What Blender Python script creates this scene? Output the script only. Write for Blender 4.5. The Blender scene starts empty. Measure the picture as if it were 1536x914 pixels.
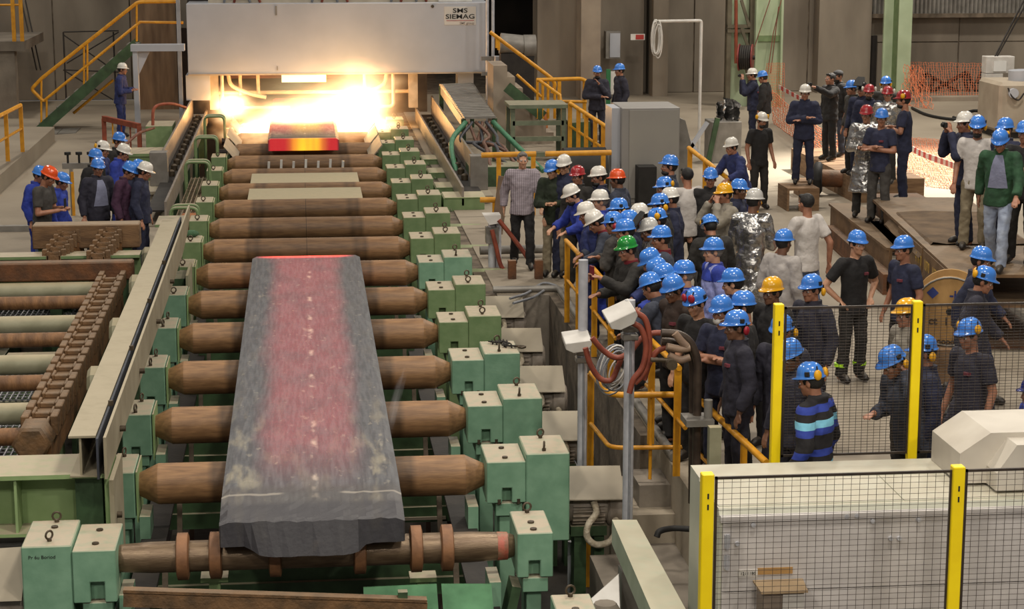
import bpy, bmesh, math, random
from mathutils import Vector, Matrix, Euler
random.seed(7)
PI = math.pi
C = bpy.context.scene.collection
SC = bpy.context.scene

# ---------------------------------------------------------------- camera
FPX, CXP, CYP, HC = 3000.0, 768.0, 457.0, 5.5      # focal length in px of a 1536 wide frame, eye height
TH = math.atan(597/FPX); PS = math.atan(321/FPX*math.cos(TH))
FW = Vector((math.sin(PS)*math.cos(TH), math.cos(PS)*math.cos(TH), -math.sin(TH)))
RT = Vector((math.cos(PS), -math.sin(PS), 0))
UP = RT.cross(FW)
camd = bpy.data.cameras.new('camera'); cam = bpy.data.objects.new('camera', camd); C.objects.link(cam)
camd.sensor_width = 36; camd.lens = FPX*36/1536; camd.clip_end = 400
M = Matrix((RT, UP, -FW)).transposed().to_4x4(); M.translation = (0, 0, HC)
cam.matrix_world = M
SC.camera = cam

def W(px, py, z=0.0):                              # the point of the horizontal plane z seen at a pixel
    d = FW + RT*((px-CXP)/FPX) + UP*((CYP-py)/FPX)
    t = (z-HC)/d.z
    return Vector((d.x*t, d.y*t, z))
def V(px, py, Y):                                  # the point of the upright plane y = Y seen at a pixel
    d = FW + RT*((px-CXP)/FPX) + UP*((CYP-py)/FPX)
    t = Y/d.y
    return Vector((d.x*t, Y, HC+d.z*t))

# ---------------------------------------------------------------- world, lamps, exposure
wd = bpy.data.worlds.new('hall'); SC.world = wd; wd.use_nodes = True
bg = wd.node_tree.nodes['Background']; bg.inputs[0].default_value = (0.78, 0.73, 0.68, 1); bg.inputs[1].default_value = 0.20
def lamp(loc, energy, size, color=(1, .92, .80), target=None, spot=None):
    if spot:
        d = bpy.data.lights.new('spot_lamp', 'SPOT'); d.spot_size = math.radians(spot); d.spot_blend = .7; d.shadow_soft_size = size
    else:
        d = bpy.data.lights.new('high_bay_lamp', 'AREA'); d.shape = 'DISK'; d.size = size
    d.energy = energy; d.color = color
    o = bpy.data.objects.new(d.name, d); C.objects.link(o); o.location = loc
    if target is not None:
        o.rotation_euler = (Vector(target)-Vector(loc)).to_track_quat('-Z', 'Y').to_euler()
    return o
for x, y, e in [(-6, -4, 3000), (3, -6, 3600), (12, -2, 3200), (-5, 10, 1500), (4, 11, 2000), (-6, 24, 1300), (3, 22, 1500), (10, 22, 1500), (-7, 40, 1500), (9, 37, 1900), (17, 40, 2400), (3, 50, 900), (14, 52, 1800), (20, 52, 1500), (-8, 54, 1100)]:
    lamp((x, y, 13.5), e*.44, 1.1)
lamp((14.5, 42, 9), 15000, .4, (1, .93, .82), (13.6, 40.8, 0), 62)
SC.view_settings.view_transform = 'Standard'; SC.view_settings.look = 'None'
SC.view_settings.gamma = 1; SC.view_settings.use_curve_mapping = False
SC.view_settings.exposure = 0.0

# ---------------------------------------------------------------- materials
def lin(c):
    return tuple((v/12.92 if v <= .04045 else ((v+.055)/1.055)**2.4) for v in c)
def hx(s):
    return lin(tuple(int(s[i:i+2], 16)/255 for i in (0, 2, 4)))
MATS = {}
def pm(name, c, c2=None, scale=6, rough=.6, metal=0, bump=.15, dust=0, dustc='b3a48f', stretch=None, detail=5, coat=0, fac=(.35, .65), bscale=None):
    """procedural material: two tones mixed by noise, fine bump, dust lying on upward faces"""
    if name in MATS: return MATS[name]
    m = bpy.data.materials.new(name); m.use_nodes = True; MATS[name] = m
    nt = m.node_tree; N = nt.nodes; L = nt.links; b = N['Principled BSDF']
    c = hx(c) if isinstance(c, str) else c
    c2 = (hx(c2) if isinstance(c2, str) else c2) or tuple(v*.72 for v in c)
    tc = N.new('ShaderNodeTexCoord'); mp = N.new('ShaderNodeMapping'); L.new(tc.outputs['Object'], mp.inputs[0])
    if stretch: mp.inputs['Scale'].default_value = stretch
    nz = N.new('ShaderNodeTexNoise'); nz.inputs['Scale'].default_value = scale; nz.inputs['Detail'].default_value = detail; L.new(mp.outputs[0], nz.inputs[0])
    mr = N.new('ShaderNodeMapRange'); mr.inputs[1].default_value = fac[0]; mr.inputs[2].default_value = fac[1]; L.new(nz.outputs[0], mr.inputs[0])
    mx = N.new('ShaderNodeMix'); mx.data_type = 'RGBA'; L.new(mr.outputs[0], mx.inputs[0])
    mx.inputs[6].default_value = (*c, 1); mx.inputs[7].default_value = (*c2, 1)
    out = mx.outputs[2]
    if dust:
        g = N.new('ShaderNodeNewGeometry'); sx = N.new('ShaderNodeSeparateXYZ'); L.new(g.outputs['Normal'], sx.inputs[0])
        r2 = N.new('ShaderNodeMapRange'); r2.inputs[1].default_value = .45; r2.inputs[2].default_value = .95; r2.inputs[4].default_value = dust; L.new(sx.outputs[2], r2.inputs[0])
        n2 = N.new('ShaderNodeTexNoise'); n2.inputs['Scale'].default_value = 9; n2.inputs['Detail'].default_value = 6; L.new(mp.outputs[0], n2.inputs[0])
        r3 = N.new('ShaderNodeMapRange'); r3.inputs[1].default_value = .3; r3.inputs[2].default_value = .55; r3.inputs[3].default_value = .65; L.new(n2.outputs[0], r3.inputs[0])
        mu = N.new('ShaderNodeMath'); mu.operation = 'MULTIPLY'; L.new(r2.outputs[0], mu.inputs[0]); L.new(r3.outputs[0], mu.inputs[1])
        m2 = N.new('ShaderNodeMix'); m2.data_type = 'RGBA'; L.new(mu.outputs[0], m2.inputs[0]); L.new(out, m2.inputs[6]); m2.inputs[7].default_value = (*hx(dustc), 1)
        out = m2.outputs[2]
    L.new(out, b.inputs['Base Color'])
    b.inputs['Roughness'].default_value = rough; b.inputs['Metallic'].default_value = metal; b.inputs['Coat Weight'].default_value = coat
    if bump:
        bn = N.new('ShaderNodeTexNoise'); bn.inputs['Scale'].default_value = bscale or scale*5; bn.inputs['Detail'].default_value = 4; L.new(mp.outputs[0], bn.inputs[0])
        bp = N.new('ShaderNodeBump'); bp.inputs['Strength'].default_value = bump; bp.inputs['Distance'].default_value = .02; L.new(bn.outputs[0], bp.inputs['Height']); L.new(bp.outputs[0], b.inputs['Normal'])
    return m
def emit(name, c, s):
    if name in MATS: return MATS[name]
    m = bpy.data.materials.new(name); m.use_nodes = True; MATS[name] = m
    b = m.node_tree.nodes['Principled BSDF']; c = hx(c) if isinstance(c, str) else c
    b.inputs['Base Color'].default_value = (*c, 1); b.inputs['Emission Color'].default_value = (*c, 1); b.inputs['Emission Strength'].default_value = s
    return m
concrete = pm('concrete', '857c70', '665e54', 1.2, .85, bump=.35, bscale=14)
concrete_floor = pm('dusty_concrete_floor', '988d7c', '807566', .35, .75, bump=.2, bscale=20)
concrete_wall = pm('stained_concrete_wall', '8d8375', '6b6257', .6, .9, bump=.3, stretch=(1, 1, .35), bscale=8)
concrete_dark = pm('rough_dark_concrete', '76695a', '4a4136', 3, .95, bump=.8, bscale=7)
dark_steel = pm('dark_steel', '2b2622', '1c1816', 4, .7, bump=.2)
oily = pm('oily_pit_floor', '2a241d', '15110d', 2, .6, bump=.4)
green = pm('green_paint', '7a8f64', '688055', 5, .5, dust=.95, bump=.08)
green_blue = pm('sea_green_paint', '7fa58a', '6d947a', 5, .5, dust=.95, bump=.08)
green_light = pm('light_green_paint', '94ac78', '819a66', 3, .55, dust=.9, bump=.08)
green_dark = pm('dark_green_paint', '3f5a3a', '2e4229', 5, .6, dust=.5, bump=.1)
green_col = pm('pale_green_column_paint', 'b0bf9f', '9fae8e', 1.5, .6, bump=.05)
rust = pm('rusty_steel', '6e4527', '48301f', 5, .75, dust=.25, bump=.4, bscale=30)
rust_bar = pm('rusty_shaft_steel', '87603c', '5f4128', 4, .6, bump=.3, stretch=(3, 1, 1))
rust_chain = pm('rusty_chain_steel', '7a5a3a', '54402a', 7, .65, dust=.45, dustc='85735f', bump=.4)
pale_shaft = pm('pale_green_shaft_paint', '98957c', '86846b', 4, .6, dust=.9, dustc='a89c80', bump=.1)
beam_paint = pm('dusty_cream_steel', '9c937c', '898069', 2.5, .65, dust=.8, dustc='a89d86', bump=.12)
grey_panel = pm('light_grey_panel', 'adb0b8', 'a0a3ab', .8, .4, bump=.03)
grey_steel = pm('grey_steel', '8a8680', '75716b', 4, .5, metal=.3, bump=.1)
galv = pm('galvanised_pipe', 'bdbec4', 'a8a9af', 8, .42, metal=.08, bump=.05)
white_paint = pm('white_paint', 'd0cdc8', 'bcb8b2', 4, .45, bump=.04)
yellow = pm('yellow_rail_paint', 'd99a1e', 'c28414', 8, .45, bump=.06)
yellow_post = pm('bright_yellow_paint', 'ffe20a', 'f6d606', 4, .45, bump=.02)
black_wire = pm('black_mesh_wire', '3d3128', '2c241e', 8, .5, bump=0)
black_rubber = pm('black_rubber', '1b1918', '121110', 6, .7, bump=.1)
bolt_steel = pm('bolt_steel', '5d5243', '463c30', 12, .5, metal=.5, bump=.1)
red_hose = pm('red_rubber_hose', '8e4632', '77382a', 8, .55, bump=.1)
grey_cable = pm('grey_cable', '8b8d92', '77797e', 10, .5, bump=.05)
wood = pm('weathered_wood', '84684c', '6b5138', 3, .8, bump=.3, stretch=(1, 1, 8))
ply = pm('plywood', 'b08a55', '9a7646', 2.5, .7, bump=.15, stretch=(1, 6, 1))
orange_net = pm('orange_plastic_net', 'd9825a', 'c96f48', 4, .6, bump=0)
red_oxide = pm('red_oxide_paint', '96482e', '7a3a26', 4, .6, bump=.1)

# ---------------------------------------------------------------- mesh toolkit
class MB:
    def __init__(s): s.v = []; s.f = []; s.m = []; s.s = []
    def add(s, v, f, m=0, smooth=False):
        o = len(s.v); s.v += [Vector(p) for p in v]
        for q in f: s.f.append(tuple(i+o for i in q)); s.m.append(m); s.s.append(smooth)
        return s
    def box(s, x0, x1, y0, y1, z0, z1, m=0):
        return s.hexa([(x0, y0, z0), (x1, y0, z0), (x1, y1, z0), (x0, y1, z0), (x0, y0, z1), (x1, y0, z1), (x1, y1, z1), (x0, y1, z1)], m)
    def hexa(s, p, m=0):
        return s.add(p, [(3, 2, 1, 0), (4, 5, 6, 7), (0, 1, 5, 4), (1, 2, 6, 5), (2, 3, 7, 6), (3, 0, 4, 7)], m)
    def bar(s, a, b, w, h, m=0, up=(0, 0, 1)):
        a = Vector(a); b = Vector(b); d = (b-a).normalized(); u = Vector(up)
        if abs(d.dot(u)) > .97: u = Vector((0, 1, 0))
        r = d.cross(u).normalized(); u = r.cross(d)
        r = r*w/2; u = u*h/2
        return s.hexa([a-r-u, a+r-u, b+r-u, b-r-u, a-r+u, a+r+u, b+r+u, b-r+u], m)
    def loft(s, rings, m=0, cap=(1, 1), smooth=True):
        n = len(rings[0]); v = [p for r in rings for p in r]; f = []
        for i in range(len(rings)-1):
            for j in range(n):
                k = (j+1) % n; f.append((i*n+j, i*n+k, (i+1)*n+k, (i+1)*n+j))
        s.add(v, f, m, smooth)
        if cap[0]: s.add(rings[0], [tuple(range(n-1, -1, -1))], m)
        if cap[1]: s.add(rings[-1], [tuple(range(n))], m)
        return s
    def lathe(s, a, d, prof, n=20, m=0, cap=(1, 1), smooth=True, split=True):
        """profile = [(distance along d, radius)] from point a"""
        a = Vector(a); d = Vector(d).normalized(); u = Vector((0, 0, 1)) if abs(d.z) < .9 else Vector((0, 1, 0))
        r = d.cross(u).normalized(); u = r.cross(d)
        rg = lambda t, q: [a+d*t+(r*math.cos(2*PI*j/n)+u*math.sin(2*PI*j/n))*q for j in range(n)]
        if split:
            for i in range(len(prof)-1):
                s.loft([rg(*prof[i]), rg(*prof[i+1])], m, (cap[0] and i == 0, cap[1] and i == len(prof)-2), smooth)
        else: s.loft([rg(*p) for p in prof], m, cap, smooth)
        return s
    def cyl(s, a, b, r, r2=None, n=12, m=0):
        a = Vector(a); b = Vector(b)
        return s.lathe(a, b-a, [(0, r), ((b-a).length, r if r2 is None else r2)], n, m)
    def tube(s, pts, r, n=8, m=0, closed=False):
        pts = [Vector(p) for p in pts]; N = len(pts); rings = []; prev = None
        for i in range(N):
            if closed: d = (pts[(i+1) % N]-pts[i-1]).normalized()
            else: d = (pts[min(i+1, N-1)]-pts[max(i-1, 0)]).normalized()
            if prev is None:
                u = Vector((0, 0, 1)) if abs(d.z) < .9 else Vector((0, 1, 0)); u = (u-d*u.dot(d)).normalized()
            else: u = (prev-d*prev.dot(d)).normalized()
            prev = u; w = d.cross(u)
            rings.append([pts[i]+(u*math.cos(2*PI*j/n)+w*math.sin(2*PI*j/n))*r for j in range(n)])
        if closed: rings.append(rings[0])
        return s.loft(rings, m, (not closed, not closed))
    def ring(s, c, nrm, R, r, n=18, k=8, m=0):
        c = Vector(c); d = Vector(nrm).normalized(); u = Vector((0, 0, 1)) if abs(d.z) < .9 else Vector((0, 1, 0))
        a = d.cross(u).normalized(); u = a.cross(d)
        return s.tube([c+(a*math.cos(2*PI*j/n)+u*math.sin(2*PI*j/n))*R for j in range(n)], r, k, m, True)
    def prism(s, poly, axis, t0, t1, m=0):
        """poly in the two other axes (x,y order kept), extruded along axis from t0 to t1"""
        def P(p, t): return {'x': (t, p[0], p[1]), 'y': (p[0], t, p[1]), 'z': (p[0], p[1], t)}[axis]
        n = len(poly); v = [P(p, t0) for p in poly]+[P(p, t1) for p in poly]
        f = [(i, (i+1) % n, (i+1) % n+n, i+n) for i in range(n)]
        s.add(v, f, m); s.add(v[:n], [tuple(range(n-1, -1, -1))], m); return s.add(v[n:], [tuple(range(n))], m)
    def sphere(s, c, r, nu=14, nv=8, m=0, v0=0., v1=1.):
        c = Vector(c); rr = r if isinstance(r, tuple) else (r, r, r); rings = []
        for i in range(nv+1):
            t = PI*(v0+(v1-v0)*i/nv); q = max(math.sin(t), .002)
            rings.append([c+Vector((rr[0]*q*math.cos(2*PI*j/nu), rr[1]*q*math.sin(2*PI*j/nu), -rr[2]*math.cos(t))) for j in range(nu)])
        return s.loft(rings, m, (1, 1))
    def mesh(s, name, mats, bev=0, off=(0, 0, 0)):
        me = bpy.data.meshes.new(name); off = Vector(off)
        me.from_pydata([p-off for p in s.v], [], s.f)
        for x in (mats if isinstance(mats, (list, tuple)) else [mats]): me.materials.append(x)
        me.polygons.foreach_set('material_index', s.m); me.polygons.foreach_set('use_smooth', s.s)
        bm = bmesh.new(); bm.from_mesh(me)
        if bev:
            bmesh.ops.remove_doubles(bm, verts=bm.verts, dist=1e-5)
            bmesh.ops.recalc_face_normals(bm, faces=bm.faces)
            ed = [e for e in bm.edges if len(e.link_faces) == 2 and e.calc_face_angle(0) > .6]
            bmesh.ops.bevel(bm, geom=ed, offset=bev, segments=1, affect='EDGES', profile=.5, clamp_overlap=True)
        else: bmesh.ops.recalc_face_normals(bm, faces=bm.faces)
        bm.to_mesh(me); bm.free(); return me
    def build(s, name, mats, parent=None, bev=0, stuff=False):
        """one mesh object; vertices are given in the world when parent is None or unrotated, and stored from the parent's base"""
        off = parent.location if parent is not None and parent.get('_w') else (0, 0, 0)
        if parent is not None and parent.parent is not None: off = parent.get('_off', (0, 0, 0))
        o = bpy.data.objects.new(name, s.mesh(name, mats, bev, off)); C.objects.link(o)
        if parent is not None:
            o.parent = parent
            if parent.get('_w'): o['_w'] = 1; o['_off'] = tuple(off)
        if stuff: o['kind'] = 'stuff'
        return o
def thing(name, label, cat, loc=(0, 0, 0), rotz=0, group=None, world=True):
    """Empty at the thing's base; world=True: its parts are authored in world coordinates"""
    o = bpy.data.objects.new(name, None); C.objects.link(o); o.empty_display_size = .1
    o.location = loc; o.rotation_euler = (0, 0, rotz); o['label'] = label; o['category'] = cat
    if group: o['group'] = group
    if world: o['_w'] = 1
    return o
def tag(o, label, cat, group=None):
    o['label'] = label; o['category'] = cat
    if group: o['group'] = group
    return o
def struct(name, mb, mats, parent=None, bev=0):
    o = mb.build(name, mats, parent, bev)
    if parent is None: o['kind'] = 'structure'
    return o
def dup(root, loc=None, rotz=None, label=None, group=None):
    def cp(o, par):
        c = o.copy(); C.objects.link(c)
        if par is not None: c.parent = par
        for k in list(o.children): cp(k, c)
        return c
    r = cp(root, None)
    if loc is not None: r.location = loc
    if rotz is not None: r.rotation_euler = (0, 0, rotz)
    if label: r['label'] = label
    if group: r['group'] = group
    return r
def arc(pts, n=6, rad=.1):
    """rounds the inner corners of a polyline"""
    pts = [Vector(p) for p in pts]; out = [pts[0]]
    for i in range(1, len(pts)-1):
        a, b, c = pts[i-1], pts[i], pts[i+1]; r = min(rad, (a-b).length*.45, (c-b).length*.45)
        p = b+(a-b).normalized()*r; q = b+(c-b).normalized()*r
        for k in range(n+1):
            t = k/n; out.append(p*(1-t)**2+b*2*t*(1-t)+q*t*t)
    return out+[pts[-1]]
def spline(pts, n=8):
    """Catmull-Rom through the points"""
    pts = [Vector(p) for p in pts]; P = [pts[0]*2-pts[1]]+pts+[pts[-1]*2-pts[-2]]; out = []
    for i in range(1, len(P)-2):
        for k in range(n):
            t = k/n; a, b, c, d = P[i-1:i+3]
            out.append(.5*((2*b)+(c-a)*t+(2*a-5*b+4*c-d)*t*t+(3*b-a-3*c+d)*t**3))
    return out+[pts[-1]]
# ================================================================ the hall: floors, pit, walls
def slabbox(name, boxes, mat, bev=0):
    mb = MB()
    for b in boxes: mb.box(*b)
    return struct(name, mb, mat, None, bev)
slabbox('floor', [(3.62, 40, 15.6, 59.8, -1.7, 0), (2.75, 3.62, 28.3, 59.8, -1.7, 0), (3.12, 3.62, 18.9, 20.3, -1.7, -.45)], concrete_floor)
slabbox('floor_2', [(-16, -2.62, 35.2, 58.9, -1.0, 0), (-16, -2.35, 28.75, 35.2, -1.2, -.02)], concrete_floor)
slabbox('floor_3', [(2.72, 3.62, 12, 18.6, -1.7, -.75), (3.12, 3.62, 18.6, 18.9, -1.7, -.75), (3.62, 9, 11.5, 15.6, -1.7, -.45)], concrete)
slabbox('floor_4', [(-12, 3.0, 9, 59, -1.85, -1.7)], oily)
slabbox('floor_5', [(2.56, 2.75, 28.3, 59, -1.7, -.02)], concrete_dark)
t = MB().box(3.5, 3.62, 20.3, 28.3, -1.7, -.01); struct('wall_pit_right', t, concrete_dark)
t = MB().box(2.75, 3.5, 28.18, 28.3, -1.7, -.01); struct('wall_pit_far', t, concrete)
# steel angle round the edge of the pit and a pipe along it
t = thing('pit_kerb_pipe', 'grey steel pipe kerb round the open concrete pit beside the railing', 'pipe', (3.66, 23, 0))
MB().tube(arc([(3.66, 19.2, .05), (3.66, 28.36, .05), (2.7, 28.36, .05)], 5, .12), .05, 8).build('pipe', grey_steel, t)
# steps in front of the walkway
t = MB().box(3.3, 3.62, 19.15, 19.75, -.45, -.22); struct('trim_1', t, concrete)

# back wall, in pours of concrete with recessed joints
def wallrow(name, x0, x1, y, z0, z1, n, mat, deep=.5):
    w = (x1-x0)/n; root = MB().box(x0, x1, y+.03, y+deep, z0, z1); r = struct(name, root, concrete_dark)
    for i in range(n):
        for j in range(2):
            h = (z1-z0)/2
            MB().box(x0+i*w+.02, x0+(i+1)*w-.02, y-.02*((i+j) % 2), y+.03, z0+j*h+.015, z0+(j+1)*h-.015).build('wall_panel', mat, r)
    return r
wallrow('wall_left', -18, -2.7, 59.0, 0, 7, 7, concrete_wall)
wallrow('wall_back', 10.0, 17.0, 59.6, 0, 7, 4, concrete_wall)
wallrow('wall_right', 17.0, 40, 59.4, 0, 2.95, 8, concrete_wall)
# bay behind the mill; its unlit darkness is put into the wall colour
t = MB().box(-2.7, 10.2, 70, 70.3, -1.7, 9).box(-2.9, -2.7, 59, 70, -1.7, 9).box(10.0, 10.3, 60.1, 70, -1.7, 9).box(-2.7, 10.1, 59.8, 70, 8, 8.3)
struct('wall_bay', t, pm('shade_toned_bay_wall', '2d2620', '1d1814', 1, .9))
slabbox('floor_6', [(3.3, 10, 59.8, 70, -1.7, 0)], concrete_dark)
t = MB().box(8.05, 8.62, 57.6, 59.6, 0, 8); struct('trim_3', t, pm('pale_concrete', '9c8f7e', '82766a', 1, .85, bump=.2))
t = MB().box(6.9, 8.05, 58.6, 59.8, 0, 8).box(8.62, 10.1, 58.9, 59.8, 0, 8); struct('trim_4', t, concrete_wall)
t = MB().box(10.3, 10.75, 58.4, 59.6, 0, 8); struct('trim_5', t, concrete_wall)
t = MB().box(15.4, 17.0, 58.9, 59.6, 0, 7); struct('trim_6', t, concrete_wall)
# ================================================================ roller table
YK = lambda k: 18.97+2.235*k
def roller_mat():
    m = pm('roller_barrel_scale', '9c7650', '7d5c3e', 7, .55, bump=.12, stretch=(.6, 4, 4), bscale=20)
    nt = m.node_tree; N = nt.nodes; L = nt.links; b = N['Principled BSDF']
    src = b.inputs['Base Color'].links[0].from_socket
    tc = N.new('ShaderNodeTexCoord'); sx = N.new('ShaderNodeSeparateXYZ'); L.new(tc.outputs['Object'], sx.inputs[0])
    ab = N.new('ShaderNodeMath'); ab.operation = 'ABSOLUTE'; L.new(sx.outputs[0], ab.inputs[0])
    cr = N.new('ShaderNodeValToRGB'); e = cr.color_ramp
    for p, v in [(0, .55), (.42, .6), (.47, .35), (.52, .5), (.56, .42), (.60, .95), (.80, .9), (.86, 1.0), (.9, .75), (1, .55)]:
        x = e.elements.new(p); x.color = (v, v, v, 1)
    sc = N.new('ShaderNodeMath'); sc.operation = 'DIVIDE'; sc.inputs[1].default_value = 1.7; L.new(ab.outputs[0], sc.inputs[0]); L.new(sc.outputs[0], cr.inputs[0])
    mx = N.new('ShaderNodeMix'); mx.data_type = 'RGBA'; mx.blend_type = 'MULTIPLY'; mx.inputs[0].default_value = 1
    L.new(src, mx.inputs[6]); L.new(cr.outputs[0], mx.inputs[7]); L.new(mx.outputs[2], b.inputs['Base Color'])
    return m
rmat = roller_mat(); neckm = pm('oily_roller_neck', '3a2c22', '241b15', 8, .4, metal=.4)
names = {0: 'nearest of the full-width rust-brown rollers, under the cool front of the slab', 1: 'second rust-brown roller from the front, under the slab', 2: 'third rust-brown roller from the front, under the slab',
 3: 'fourth rust-brown roller from the front, under the slab', 4: 'fifth rust-brown roller from the front, under the slab', 5: 'rust-brown roller right under the far red edge of the slab',
 6: 'first free rust-brown roller behind the far red edge of the slab', 7: 'second free rust-brown roller behind the slab', 8: 'third free rust-brown roller, just before the first green guard plate',
 9: 'rust-brown roller between the two green guard plates', 10: 'rust-brown roller just behind the second green guard plate', 11: 'rust-brown roller behind the row of short white stubs',
 12: 'fire-lit roller under the front of the hot far slab', 13: 'fire-lit roller one behind the front of the hot far slab', 14: 'fire-lit roller in front of the flames', 15: 'roller inside the flames under the grey hood', 16: 'rearmost roller under the grey hood'}
r0 = thing('table_roller', names[0], 'roller', (0.03, YK(0), -.2), group='table rollers')
MB().lathe((-1.65, YK(0), 0), (1, 0, 0), [(0, .11), (.19, .2), (3.17, .2), (3.36, .11)], 32).build('barrel', rmat, r0)
for s in (-1, 1): MB().cyl((.03+s*1.66, YK(0), 0), (.03+s*1.95, YK(0), 0), .085, n=16).build('neck', neckm, r0)
for k in range(1, 17): dup(r0, (0.03, YK(k), -.2), None, names[k])
# nearest roller: slim shaft with discs
yk = YK(-1)-.03
t = thing('disc_roller', 'slim rusty shaft with broad discs under the dark front end of the slab', 'roller', (0, yk, -.2))
MB().lathe((-1.72, yk, 0), (1, 0, 0), [(0, .1), (.1, .12), (.35, .135), (3.1, .135), (3.42, .12), (3.5, .09)], 28).build('shaft', pm('worn_shaft', '7f6b54', '65523f', 9, .36, metal=.4, bump=.15, stretch=(.5, 3, 3)), t)
for x in (-1.1, -.82, -.31, .42, .91, 1.18):
    MB().lathe((x-.055, yk, 0), (1, 0, 0), [(0, .17), (.01, .205), (.10, .205), (.11, .17)], 28).build('disc', pm('rusty_disc', '8d6240', '6b4930', 6, .6), t)
o = MB().lathe((1.62, yk, 0), (1, 0, 0), [(0, .126), (.09, .122)], 24).build('painted_band', pm('red_paint_mark', 'b05a48', '8a6a52', 14, .5), t); o['label'] = 'red painted band on the shaft end'

# bearing housings ------------------------------------------------
def notch(mb, x0, x1, yf, yb, z0, z1, nx0, nx1, nz):
    mb.prism([(x0, z0), (nx0, z0), (nx0, nz), (nx1, nz), (nx1, z0), (x1, z0), (x1, z1), (x0, z1)], 'y', yf, yf+.1)
    mb.box(x0, x1, yf+.1, yb, z0, z1); return mb
def eyebolt(par, x, y, z, face=0.):
    mb = MB(); d = (math.sin(face), -math.cos(face), 0)
    mb.cyl((x, y, z), (x, y, z+.025), .02, n=8); mb.ring((x, y, z+.055), d, .036, .010, 14, 6)
    mb.build('eye_bolt', bolt_steel, par)
def right_housing(paint, label, k):
    Y = YK(k); t = thing('bearing_housing', label, 'bearing housing', (2.1, Y, -1.7), group='bearing housings on the right of the roller table')
    notch(MB(), 1.71, 2.09, Y-.34, Y+.34, -.20, .215, 1.86, 1.955, -.05).build('bearing_cover', paint, t, .008)
    MB().box(2.093, 2.52, Y-.345, Y+.345, -.60, .29).build('gear_case', paint, t, .01)
    MB().box(1.80, 2.06, Y-.31, Y+.31, -.34, -.21).box(1.84, 1.99, Y-.27, Y+.27, -1.7, -.34).build('pedestal', paint, t, .006)
    for dy in (-.2, .16): MB().cyl((1.9, Y+dy, .215), (1.9, Y+dy, .232), .028, n=8).build('cover_bolt', bolt_steel, t)
    for x in (1.83, 2.02): MB().cyl((x, Y-.33, -.21), (x, Y-.33, -.16), .022, n=6).build('foot_bolt', bolt_steel, t)
    eyebolt(t, 2.28, Y-.24, .29, .25 if k % 2 else 1.4); eyebolt(t, 2.3, Y+.24, .29, .4)
    return t
posR = ['beside the motor with the thick wrapped cable', 'second full-size one from the front', 'third full-size one from the front, with a chain lying on it', 'fourth full-size one from the front', 'fifth full-size one from the front',
 'beside the slab, last one of the front half', 'just past the far edge of the slab', 'second past the far edge of the slab', 'beside the wide green box cover', 'beside the first green guard plate', 'beside the second green guard plate',
 'behind the second guard plate', 'next to the hot far slab', 'first one glowing in the firelight', 'second one glowing in the firelight']
paintR = ['b', 'b', 'b', 'g', 'g', 'b', 'g', 'g', 'g', 'g', 'g', 'g', 'g', 'g', 'g']
protoR = {}
for k in range(15):
    c = {'b': 'sea-green', 'g': 'green'}[paintR[k]]
    lab = c+' right bearing housing, '+posR[k]
    if k == 0: lab = 'sea-green stepped bearing housing beside the motor with a thick wrapped cable'
    if paintR[k] not in protoR: protoR[paintR[k]] = right_housing(green_blue if paintR[k] == 'b' else green, lab, k)
    else: dup(protoR[paintR[k]], (2.1, YK(k), -1.7), None, lab)
# nearest right housing is the low one only, and the top of the one before it
def low_housing(k, label, x0=1.77, ext=0):
    Y = YK(k)-.02; t = thing('bearing_housing', label, 'bearing housing', (1.92, Y, -1.7), group='bearing housings on the right of the roller table')
    notch(MB(), x0, x0+.31, Y-.3, Y+.36, -.20, .20, x0+.1, x0+.2, -.05).build('bearing_cover', green_blue, t, .008)
    MB().box(x0+.05, x0+.27, Y-.28, Y+.3, -.34, -.21).box(x0+.09, x0+.22, Y-.2, Y+.2, -1.7, -.34).build('pedestal', green_blue, t, .006)
    MB().bar((x0-.25, Y-.1, -1.5), (x0, Y-.1, -.3), .08, .3).build('brace', green_dark, t)
    for dy in (-.2, .0): MB().cyl((x0+.15, Y+dy, .20), (x0+.15, Y+dy, .215), .03, n=8).build('cover_bolt', bolt_steel, t)
    eyebolt(t, x0+.15, Y+.3, .2, .2)
low_housing(-1, 'low sea-green bearing housing at the red-marked end of the disc roller')
low_housing(-2, 'sea-green housing cut off by the lower frame edge, nearest of the right row', 1.86)

def left_housing(k, label):
    Y = YK(k); t = thing('bearing_housing', label, 'bearing housing', (-1.83, Y, -1.7), group='bearing housings on the left of the roller table')
    notch(MB(), -1.97, -1.665, Y-.34, Y+.34, -.24, .215, -1.88, -1.79, -.14).build('bearing_cover', green_blue if k < 5 else green, t, .008)
    MB().box(-1.655, -1.64, Y-.28, Y+.34, -.3, .2).build('side_plate', green_light, t)
    MB().box(-1.93, -1.7, Y-.31, Y+.31, -.36, -.25).box(-1.88, -1.74, Y-.27, Y+.27, -1.7, -.36).build('pedestal', green_blue if k < 5 else green, t, .006)
    eyebolt(t, -1.83, Y-.25, .215, 1.3 if k < 4 else .3)
    if k < 4: eyebolt(t, -1.80, Y+.24, .215, 1.2)
    return t
posL = ['half hidden by the cream beam end', 'second from the front', 'third from the front', 'fourth from the front', 'behind the dark green bracket plate', 'below the knob of green rag', 'with the green rag lying on top', 'just past the end of the cream beam', 'beside the bent green tube guard', 'second beside the tube guards', 'third beside the tube guards', 'last one before the firelight']
pl0 = left_housing(0, 'sea-green bearing housing at the left roller ends, '+posL[0]); pl5 = None
for k in range(1, 12):
    lab = ('sea-green' if k < 5 else 'green')+' bearing housing at the left roller ends, '+posL[k]
    if k < 4: dup(pl0, (-1.83, YK(k), -1.7), None, lab)
    elif k == 4: left_housing(4, lab)
    elif pl5 is None: pl5 = left_housing(5, lab)
    else: dup(pl5, (-1.83, YK(k), -1.7), None, lab)
Y = YK(-1)-.02
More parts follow.
